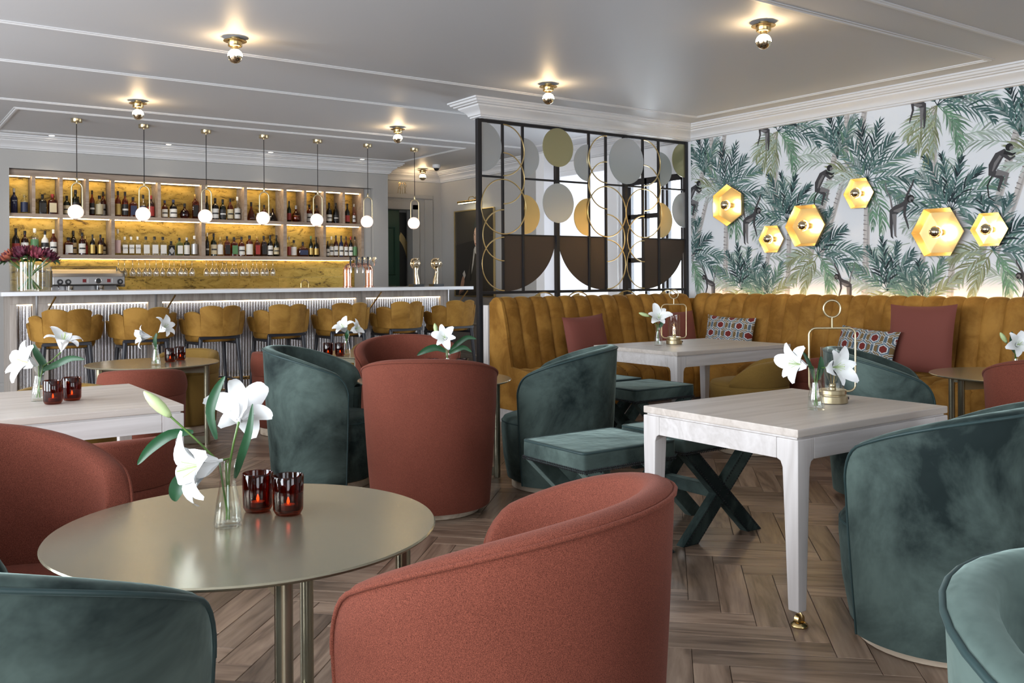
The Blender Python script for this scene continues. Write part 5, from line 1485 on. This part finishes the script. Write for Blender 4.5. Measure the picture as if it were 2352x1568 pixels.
# ================================================================== velvet stools on crossed legs
def make_xstool(label):
    t = thing('cross_leg_stool', label, 'stool', (0, 0, 0), 0, 'green velvet stools with crossed legs')
    a, b_ = .278, .222
    # cushion, domed a little
    n = 10; P = []
    def rr(u, v, k): return (u * k, v * k)
    m = MB().box(-a, a, -b_, b_, .436, .525); cu = m.build('cushion', 'green_velvet', t, smooth=60, bevel=.022, segs=4)
    me = cu.data
    for v in me.vertices:
        if v.co.z > .51: v.co.z += .016 * (1 - (v.co.x / a) ** 2) * (1 - (v.co.y / b_) ** 2)
    def loop(z, k=1.0): 
        q = []; r = .024
        for sx, sy, a0 in ((1, 1, 0), (-1, 1, 90), (-1, -1, 180), (1, -1, 270)):
            for i in range(5):
                an = math.radians(a0 + 22.5 * i); q.append((sx * (a - r) + r * math.cos(an) * k, sy * (b_ - r) + r * math.sin(an) * k, z))
        return q
    MB().tube(loop(.520, .9), .006, 6, closed=True).build('piping', 'green_piping', t, smooth=80)
    nails = MB()
    def nail(p, r=.0054): nails.add([(p[0] + r, p[1], p[2]), (p[0], p[1] + r, p[2]), (p[0] - r, p[1], p[2]), (p[0], p[1] - r, p[2]), (p[0], p[1], p[2] + r), (p[0], p[1], p[2] - r)], [(0, 1, 4), (1, 2, 4), (2, 3, 4), (3, 0, 4), (1, 0, 5), (2, 1, 5), (3, 2, 5), (0, 3, 5)])
    for z in (.438, .447):
        for k in range(46):
            x = -a + 2 * a * (k + .5) / 46
            for s in (-1, 1): nail((x, s * (b_ + .001), z))
        for k in range(36):
            y = -b_ + 2 * b_ * (k + .5) / 36
            for s in (-1, 1): nail((s * (a + .001), y, z))
    for sy in (-1, 1):
        yc = sy * (b_ - .032); hw = .052; th = .026
        for s in (-1, 1):
            xt, xb = -s * (a - .058), s * (a - .050)
            off = 0 if s > 0 else .0015
            p = [(xt - hw, .436), (xt + hw, .436), (xb + hw, 0), (xb - hw, 0)]
            v = [(x, yc - th + off, z) for x, z in p] + [(x, yc + th - off, z) for x, z in p]
            MB().add(v, [(0, 1, 2, 3), (7, 6, 5, 4), (0, 4, 5, 1), (1, 5, 6, 2), (2, 6, 7, 3), (3, 7, 4, 0)]).build('crossed_leg', 'green_velvet', t, smooth=0, bevel=.004)
            for k in range(40):
                q = (k + .5) / 40; x = xt + (xb - xt) * q; z = .436 * (1 - q)
                for e in (-1, 1): nail((x + e * (hw - .012), yc + sy * (th + .0005), z), .0050)
    nt_ = nails.build('nailhead_trim', 'black_metal', t, smooth=0); nt_['kind'] = 'stuff'
    MB().box(-.03, .03, -b_ + .06, b_ - .06, .19, .25).build('stretcher', 'green_velvet', t, smooth=0, bevel=.006)
    return t
xs0 = make_xstool('green velvet cross-leg stool in front, nearest the big terracotta chair')
xs0.location = (2.795, 3.245, 0)
dup(xs0, (3.435, 3.275, 0), 0, 'green velvet cross-leg stool showing its crossed legs under the oak table')
dup(xs0, (4.475, 4.715, 0), 0, 'green velvet cross-leg stool beside the rear oak table')
dup(xs0, (4.475, 5.24, 0), 0, 'green velvet cross-leg stool furthest back by the banquette')

# ================================================================== channelled corner banquette
bq = thing('corner_banquette', 'mustard velvet corner banquette with vertical channels', 'banquette', (0, 0, 0))
CW = .168
def channel_meshes():
    out = []
    # back: q = distance from the wall, z up
    front = [(.345, .40), (.335, .50), (.305, .62), (.272, .76), (.242, .90), (.215, 1.0), (.190, 1.062), (.150, 1.098), (.105, 1.108), (.065, 1.095), (.055, 1.05)]
    rows_ = []
    for i in range(11):
        s = i / 10 - .5; bul = max(0, 1 - (2 * s) ** 2) ** .5
        rows_.append([(s * CW, q - .022 * (1 - bul) * (1 if z < 1.07 else .3), z - .020 * (1 - bul) * (1 if z > 1.0 else 0)) for q, z in front])
    out.append(MB().grid(rows_).mesh('back_channel'))
    seat = [(.27, .47), (.36, .485), (.50, .487), (.60, .478), (.665, .455), (.705, .415), (.722, .36), (.720, .28), (.712, .18), (.705, .13), (.69, .125)]
    rows_ = []
    for i in range(11):
        s = i / 10 - .5; bul = max(0, 1 - (2 * s) ** 2) ** .5; r_ = []
        for k, (q, z) in enumerate(seat):
            f = 1 - bul
            r_.append((s * CW, q - (.022 * f if q > .6 else 0), z - (.022 * f if z > .44 else 0)))
        rows_.append(r_)
    out.append(MB().grid(rows_).mesh('seat_channel'))
    return out
bm_, sm_ = channel_meshes()
for m in (bm_, sm_):
    m.materials.append(MATS['mustard_velvet']); m.polygons.foreach_set('use_smooth', [True] * len(m.polygons))
YS = 6.822       # back plane on the screen side
def chan(me, nm, x, y, rz):
    o = bpy.data.objects.new(nm, me); C.objects.link(o); o.parent = bq; o.location = (x, y, 0); o.rotation_euler = (0, 0, rz)
n1 = 14; xa = 4.615
for k in range(n1):
    x = xa + CW * (k + .5)
    chan(bm_, 'back_channel', x, YS, PI)
    if x < 6.62: chan(sm_, 'seat_channel', x, YS, PI)
yb0 = YS - .30
for k in range(36):
    y = yb0 - CW * (k + .5) + .168
    chan(bm_, 'back_channel', XW - .01, y, PI / 2)
    if y < YS - .62: chan(sm_, 'seat_channel', XW - .01, y, PI / 2)
xe = XW - .01
b = MB(); b.box(4.62, xe - .05, YS - .66, YS - .01, .12, .44); b.box(xe - .66, xe - .02, .5, YS - .02, .12, .44); b.build('seat_base', 'mustard_velvet', bq, smooth=0)
b = MB(); b.box(4.63, xe - .06, YS - .62, YS - .01, 0, .12); b.box(xe - .62, xe - .03, .52, YS - .02, 0, .119); b.build('plinth', 'white_oak', bq, smooth=0)
b = MB(); b.box(4.62, xe - .07, YS - .13, YS - .008, .44, 1.05); b.box(xe - .13, xe - .07, .5, YS - .14, .44, 1.04); b.build('back_core', 'mustard_velvet', bq, smooth=0)
# padded end
pr = [(.0, .125), (.0, 1.05), (.065, 1.095), (.105, 1.106), (.15, 1.095), (.19, 1.06), (.242, .90), (.305, .62), (.335, .50), (.50, .485), (.60, .476), (.665, .452), (.705, .41), (.72, .36), (.718, .28), (.705, .125)]
v = [(4.592, YS - q, z) for q, z in pr] + [(4.625, YS - q, z) for q, z in pr]; n = len(pr)
MB().add(v, [tuple(range(n)), tuple(reversed(range(n, 2 * n)))] + [(i, n + i, n + (i + 1) % n, (i + 1) % n) for i in range(n)]).build('end_panel', 'mustard_velvet', bq, smooth=0, bevel=.006)
MB().box(xe - .055, xe - .03, .6, YS - .25, 1.0, 1.012).build('light_strip', 'led_sofa', bq, smooth=0)

# ================================================================== cushions
def hexpat(u, v):
    """printed hexagon trellis: u, v in metres"""
    W2, H2 = .052, .092; u, v = u / 1.8, v / 1.8
    red, gold, blue, white = (.155, .022, .018), (.17, .11, .045), (.085, .125, .165), (.60, .62, .62)
    col = math.floor(u / W2); fu = u / W2 - col - .5
    vv = v / H2 + (.5 if col % 2 else 0); fv = vv - math.floor(vv) - .5
    x = abs(fu) * W2; y = abs(fv) * H2
    hexd = max(x, x * .5 + y * .866)
    if hexd < .0155: return red
    if hexd < .0195: return white
    if hexd < .0250: return blue if hexd > .0215 else blue
    if hexd < .0275: return white
    if x < .0065 and y > .0275: return blue
    if x < .0090 and y > .0275: return white
    if hexd < .0335: return gold
    return white if hexd < .036 else gold if y > .03 else blue
def cushion(label, w_, h_, th, mat, c, n_dir, lean, group, pat=False, tilt=0):
    nu, nv = (150, 100) if pat else (24, 20)
    m = MB(); cols = []; idx = {}
    def pt(u, v, s):
        a, b_ = 2 * u - 1, 2 * v - 1
        pull = 1 - .055 * (1 - abs(b_) ** 2.5) * abs(a) ** 3; pull2 = 1 - .075 * (1 - abs(a) ** 2.5) * abs(b_) ** 3
        t_ = (max(0, 1 - abs(a) ** 3.2) * max(0, 1 - abs(b_) ** 3.2)) ** .62
        return (a * w_ / 2 * pull, s * th / 2 * t_, b_ * h_ / 2 * pull2)
    for s in (-1, 1):
        P = [[pt(i / nu, j / nv, s) for j in range(nv + 1)] for i in range(nu + 1)]
        if s > 0: P = P[::-1]
        m.grid(P)
        if pat:
            for r_ in P:
                for p in r_: cols.append(hexpat(p[0] + .4, p[2] + .4))
    if pat: m.col = cols
    o = m.build('scatter_cushion', mat, None, smooth=180)
    tag(o, label, 'cushion', group)
    zr = math.atan2(n_dir[1], n_dir[0]) + PI / 2
    o.matrix_world = Matrix.Translation(c) @ Matrix.Rotation(zr, 4, 'Z') @ Matrix.Rotation(-lean, 4, 'X') @ Matrix.Rotation(tilt, 4, 'Y')
    return o
cushion('terracotta square cushion on the screen side of the banquette', .48, .45, .15, 'maroon_fabric', (5.32, 6.335, .715), (0, -1), .20, 'plain cushions', tilt=-.05)
cushion('dark terracotta cushion in the banquette corner behind the far lantern', .46, .45, .14, 'maroon_fabric', (6.46, 6.33, .725), (-.12, -.99), .20, 'plain cushions')
cushion('hexagon print cushion in the banquette corner', .50, .40, .14, 'cushion_print', (6.80, 5.98, .70), (-.95, -.30), .26, 'hexagon print cushions', True, tilt=.05)
cushion('hexagon print oblong cushion near the right green chair', .58, .36, .14, 'cushion_print', (6.66, 4.42, .675), (-1, .1), .30, 'hexagon print cushions', True, tilt=.06)
cushion('large plain terracotta cushion behind the oblong print cushion', .56, .56, .15, 'maroon_fabric', (6.79, 4.02, .775), (-1, 0), .20, 'plain cushions', tilt=-.02)

# ================================================================== table lanterns
def lantern(x, y, z, label):
    t = thing('table_lantern', label, 'lantern', (x, y, z), math.atan2(CR.y, CR.x), 'brass table lanterns')
    MB().lathe([(.060, 0), (.064, .003), (.064, .030), (.061, .034), (.054, .034), (.054, .037), (.058, .040), (.058, .056), (.055, .059), (1e-5, .059)], 48).build('base', 'brass_satin', t, smooth=25)
    b = MB().lathe([(.006, 0), (.006, .008)], 12); b.v = [(.063 + q, p, .020 + r) for p, r, q in b.v]; b.build('switch', 'black_plastic', t)
    MB().lathe([(.049, .052), (.049, .240), (.047, .240), (.047, .060)], 48, cap=False).build('glass_chimney', 'clear_glass', t, smooth=50)
    MB().lathe([(.016, .059), (.016, .066), (.014, .068), (.016, .072), (.014, .075), (.015, .082)], 20).build('lamp_socket', 'brass_satin', t, smooth=50)
    bl = MB().lathe([(.013, .082), (.016, .098), (.026, .120), (.031, .142), (.027, .162), (.015, .174), (1e-5, .177)], 24, cap=False).build('bulb', 'bulb_glass', t, smooth=80)
    MB().tube([(-.006, 0, .085), (-.008, 0, .125), (0, .003, .14), (.008, 0, .125), (.006, 0, .085)], .0012, 5).build('filament', 'bulb_hot' if z and x > 5 else 'brass', bl)
    pts = []; hw, z0, z1, r = .101, .050, .325, .030
    for cx, cz, a0 in ((hw - r, z1 - r, 0), (-hw + r, z1 - r, 90), (-hw + r, z0 + r, 180)):
        for k in range(7):
            a = math.radians(a0 + 15 * k); pts.append((cx + r * math.cos(a), 0, cz + r * math.sin(a)))
    pts.append((-.058, 0, z0))
    pts = [(.058, 0, z0)] + [(hw - r + r * math.cos(math.radians(-90 + 15 * k)), 0, z0 + r + r * math.sin(math.radians(-90 + 15 * k))) for k in range(6)] + pts
    MB().tube(pts, .0046, 8).build('handle', 'brass_satin', t, smooth=70)
    MB().tube([(0, 0, .325), (0, 0, .372)], .0044, 8).build('stalk', 'brass_satin', t)
    MB().tube([(.037 * math.cos(2 * PI * k / 32), 0, .409 + .037 * math.sin(2 * PI * k / 32)) for k in range(32)], .0044, 8, closed=True).build('ring', 'brass_satin', t, smooth=70)
lantern(3.45, 2.45, .7255, 'tall brass lantern with ring handle on the right oak table')
lantern(5.43, 5.356, .7255, 'brass lantern with glowing bulb on the rear oak table')

# ================================================================== amber candle tumblers
def make_candle(label):
    t = thing('candle_tumbler', label, 'candle holder', (0, 0, 0), 0, 'amber glass candle tumblers')
    MB().lathe([(1e-5, .012), (.033, .012), (.0375, .020), (.0395, .104), (.0405, .106), (.0418, .104), (.040, .014), (.034, .002), (.030, 0), (1e-5, 0)], 40, cap=False).build('glass', 'amber_tumbler', t, smooth=60)
    MB().lathe([(.019, .013), (.019, .026), (1e-5, .0265)], 20).build('tealight', 'wax', t, smooth=40)
    MB().lathe([(1e-5, .026), (.0035, .030), (.0042, .035), (.002, .043), (1e-5, .047)], 10).build('flame', 'flame', t, smooth=180)
    return t
cd0 = make_candle('amber candle tumbler beside the front lily vase, left of the pair')
cd0.location = (.890, 2.470, .6405)
def candle(x, y, z, label): dup(cd0, (x, y, z), rng.uniform(0, 6), label)
candle(.945, 2.388, .6405, 'amber candle tumbler nearest us on the front brass table')
candle(.700, 4.545, .7255, 'amber candle tumbler on the left oak table, nearer one')
candle(.792, 4.628, .7255, 'amber candle tumbler on the left oak table, right of the pair')
candle(1.955, 7.34, .6405, 'amber candle tumbler on the far left brass table, left of the pair')
candle(2.065, 7.46, .6405, 'amber candle tumbler on the far left brass table, right of the pair')
candle(3.155, 7.08, .6405, 'amber candle tumbler behind the middle green chair, left of the pair')
candle(3.235, 7.02, .6405, 'amber candle tumbler behind the middle green chair, beside the vase')
candle(3.075, 5.235, .6405, 'amber candle tumbler peeping over the middle terracotta chair, left of vase')
candle(3.235, 5.125, .6405, 'amber candle tumbler peeping over the middle terracotta chair, right of vase')

# ================================================================== lilies in small carafes
def fr(p):       # (right, up, forward) as the camera sees it -> room axes
    return Vector((CR.x * p[0] + CF.x * p[2], CR.y * p[0] + CF.y * p[2], p[1]))
def lily(parent, base, axis, size, seed, opn=1.0, droop=None):
    rg = random.Random(seed)
    ax = axis.normalized(); xa_ = ax.orthogonal().normalized(); ya_ = ax.cross(xa_)
    fl = MB().tube([base - ax * .012, base + ax * size * .06, base + ax * size * .22], [.004, .006, .010], 10)
    root = fl.build('flower', 'lily_white', parent, smooth=80)
    ph = rg.uniform(0, 1)
    for k in range(6):
        a = PI / 3 * k + ph; inner = k % 2
        d = xa_ * math.cos(a) + ya_ * math.sin(a); sd = ax.cross(d)
        n = 12; P = []; ang = math.radians(14); rho, al = .006, .0
        L = size * (1.05 if inner else .98) * rg.uniform(.9, 1.1); tw = rg.uniform(-.25, .25)
        curl = rg.uniform(.8, 1.35) * opn; wmax = size * (.245 if inner else .19)
        for j in range(n + 1):
            t_ = j / n
            w_ = wmax * (math.sin(PI * (.05 + .90 * t_)) ** .85) * (1 if t_ < .9 else .9) + .0012
            c = base + ax * al + d * rho
            nrm = (ax * math.sin(ang) * -1 + d * math.cos(ang)) * -1      # towards the throat
            wave = .10 * w_ * math.sin(9 * t_ + seed)
            row = []
            for s in (-1, -.5, 0, .5, 1):
                cup = .30 * (s * s) * w_ * (1 - .5 * t_)
                row.append(c + sd * (s * w_) + nrm * cup + ax * (wave * s * s) + sd * (tw * t_ * rho * .3))
            P.append(row)
            st = L / n; al += math.cos(ang) * st; rho += math.sin(ang) * st
            ang += math.radians((3.0 + 6.5 * t_ + 13 * t_ ** 3) * curl)
        MB().grid(P).build('petal', 'lily_white', root, smooth=180)
    sm = MB(); an_ = MB()
    for k in range(5):
        a = 2 * PI * k / 5 + ph; d = xa_ * math.cos(a) + ya_ * math.sin(a)
        e = base + ax * size * .62 + d * size * .14
        sm.tube([base + ax * size * .1, base + ax * size * .4 + d * size * .04, e], .0011, 5)
    sm.tube([base + ax * size * .1, base + ax * size * .72], [.0016, .0022], 6)
    sm.build('stamens', 'lily_bud', root)
def leaf(parent, pts, wd, n=12):
    # Catmull-style curve through the points
    q = [Vector(p) for p in pts]; P = []
    def cr(t_):
        f = t_ * (len(q) - 1); i = min(int(f), len(q) - 2); u = f - i
        p0, p1, p2, p3 = q[max(0, i - 1)], q[i], q[i + 1], q[min(len(q) - 1, i + 2)]
        return .5 * ((2 * p1) + (p2 - p0) * u + (2 * p0 - 5 * p1 + 4 * p2 - p3) * u * u + (3 * p1 - p0 - 3 * p2 + p3) * u ** 3)
    for j in range(n + 1):
        t_ = j / n; c = cr(t_); tg = (cr(min(1, t_ + .02)) - cr(max(0, t_ - .02))).normalized()
        sd = tg.cross(CF); sd = sd.normalized() if sd.length > 1e-4 else Vector((0, 0, 1))
        w_ = wd * math.sin(PI * (.06 + .93 * t_)) ** .8 + .0006
        P.append([c + sd * w_ - CF * w_ * .35, c, c - sd * w_ - CF * w_ * .35])
    MB().grid(P).build('leaf', 'lily_leaf', parent, smooth=180)
def vase(x, y, z, label, flowers, buds=(), leaves=(), seed=1):
    t = thing('lily_vase', label, 'flower vase', (x, y, z), 0, 'small glass carafes of white lilies')
    MB().lathe([(1e-5, .008), (.030, .008), (.0335, .014), (.028, .060), (.0195, .105), (.0185, .120), (.0225, .152), (.0270, .168), (.0282, .168), (.0240, .150), (.0200, .120), (.0212, .104), (.0300, .060), (.0360, .006), (.034, 0), (1e-5, 0)], 36, cap=False).build('carafe', 'clear_glass', t, smooth=60)
    MB().lathe([(1e-5, .0085), (.030, .0085), (.0325, .014), (.0285, .056), (1e-5, .056)], 28).build('water', 'water', t, smooth=50)
    for k, (p, ax, s, *r) in enumerate(flowers):
        b = fr(p); a = fr(ax).normalized()
        top = Vector((b.x * .18, b.y * .18, .16)); 
        MB().tube([(-b.x * .12, -b.y * .12, .015), top, (b + top) / 2 - a * .02 + Vector((0, 0, .006)), b - a * .01], [.0028, .003, .0028, .0034], 8).build('stem', 'lily_stem', t)
        lily(t, b, a, s, seed * 7 + k, *(r or (1.0,)))
    for p0, p1 in buds:
        a, b = fr(p0), fr(p1); d = b - a; L = d.length; d.normalize()
        MB().tube([(0, 0, .02), (a.x * .15, a.y * .15, .165), a * .6 + Vector((0, 0, .06)), a], .0028, 8).build('stem', 'lily_stem', t)
        MB().tube([a + d * L * q for q in (0, .12, .35, .6, .82, .95, 1)], [.005, .010, .0145, .0150, .0105, .005, .0015], 12).build('bud', 'lily_bud', t, smooth=80)
    for pts, wd in leaves: leaf(t, [fr(p) for p in pts], wd)
    return t
vase(.775, 2.372, .6405, 'lily carafe on the large front brass table',
     [((-.022, .168, -.008), (-.72, -.10, -.62), .150, 1.15), ((.028, .272, .01), (-.15, .30, .90), .125, 1.2)],
     [((-.140, .286, -.02), (-.207, .352, -.025))],
     [([(-.085, .245, -.01), (-.14, .240, -.02), (-.19, .205, -.025), (-.222, .165, -.03)], .0135),
      ([(-.035, .22, .02), (-.05, .29, .02), (-.035, .345, .02), (-.012, .385, .02)], .0125),
      ([(.016, .12, .01), (.035, .175, .0), (.058, .245, -.005), (.066, .315, .0)], .0105),
      ([(-.10, .135, .02), (-.125, .115, .015), (-.138, .085, .01), (-.14, .06, .01)], .020)], 3)
vase(.667, 4.70, .7255, 'lily carafe on the left oak table',
     [((-.012, .165, -.005), (-.45, .35, -.82), .135, .95), ((.105, .235, 0), (.25, .92, -.15), .115, 1.2)],
     [], [([(.01, .14, 0), (.08, .165, -.01), (.15, .195, -.01), (.215, .19, -.01)], .015), ([(0, .12, 0), (.02, .16, .01), (-.02, .22, .02), (-.035, .26, .02)], .018)], 5)
vase(1.80, 7.15, .6405, 'lily carafe on the far left brass table',
     [((-.04, .21, 0), (-.8, .1, -.5), .13, 1.0), ((.03, .25, 0), (.75, .55, -.2), .13, 1.1)], [], [([(0, .13, 0), (.0, .18, -.01), (.01, .24, -.01)], .014)], 9)
vase(3.32, 7.08, .6405, 'lily carafe on the back brass table before the stools',
     [((-.005, .19, 0), (-.25, .75, -.6), .135, 1.0), ((.04, .20, 0), (.85, .35, -.25), .12, 1.1)], [], [([(0, .13, 0), (.01, .17, -.02), (.02, .21, -.02)], .016)], 11)
vase(3.154, 5.178, .6405, 'lily carafe peeping over the middle terracotta chair',
     [((-.01, .235, -.01), (-.1, .3, -.9), .115, 1.1)], [((-.07, .27, 0), (-.085, .34, 0))],
     [([(-.01, .15, 0), (-.07, .18, -.01), (-.14, .165, -.02), (-.20, .13, -.02)], .022), ([(.01, .15, 0), (.06, .20, -.01), (.13, .245, -.01), (.19, .235, -.01)], .016), ([(.01, .14, 0), (.06, .165, -.02), (.11, .18, -.02), (.16, .15, -.02)], .016)], 13)
vase(5.23, 5.335, .7255, 'lily carafe beside the lantern on the rear oak table',
     [((0, .20, -.01), (-.05, .55, -.8), .14, .9)], [((-.07, .235, 0), (-.155, .262, 0))], [([(.01, .14, 0), (.03, .18, 0), (.06, .22, 0)], .016)], 17)
vase(3.225, 2.37, .7255, 'lily carafe in front of the lantern on the right oak table',
     [((-.045, .185, -.005), (-.88, .12, -.42), .125, 1.05), ((.045, .175, -.02), (.42, .12, -.88), .125, .9)], [],
     [([(-.005, .12, 0), (-.02, .17, 0), (-.04, .215, 0), (-.055, .24, 0)], .008), ([(.005, .12, 0), (.02, .17, 0), (.022, .22, 0)], .013)], 21)
vase(5.91, 2.86, .6405, 'lily carafe cut off by the right edge of the view',
     [((-.01, .19, -.01), (-.1, .3, -.95), .125, .95)], [((-.06, .21, 0), (-.10, .275, 0))], [([(0, .14, 0), (-.02, .20, .01), (-.015, .28, .02)], .02)], 23)
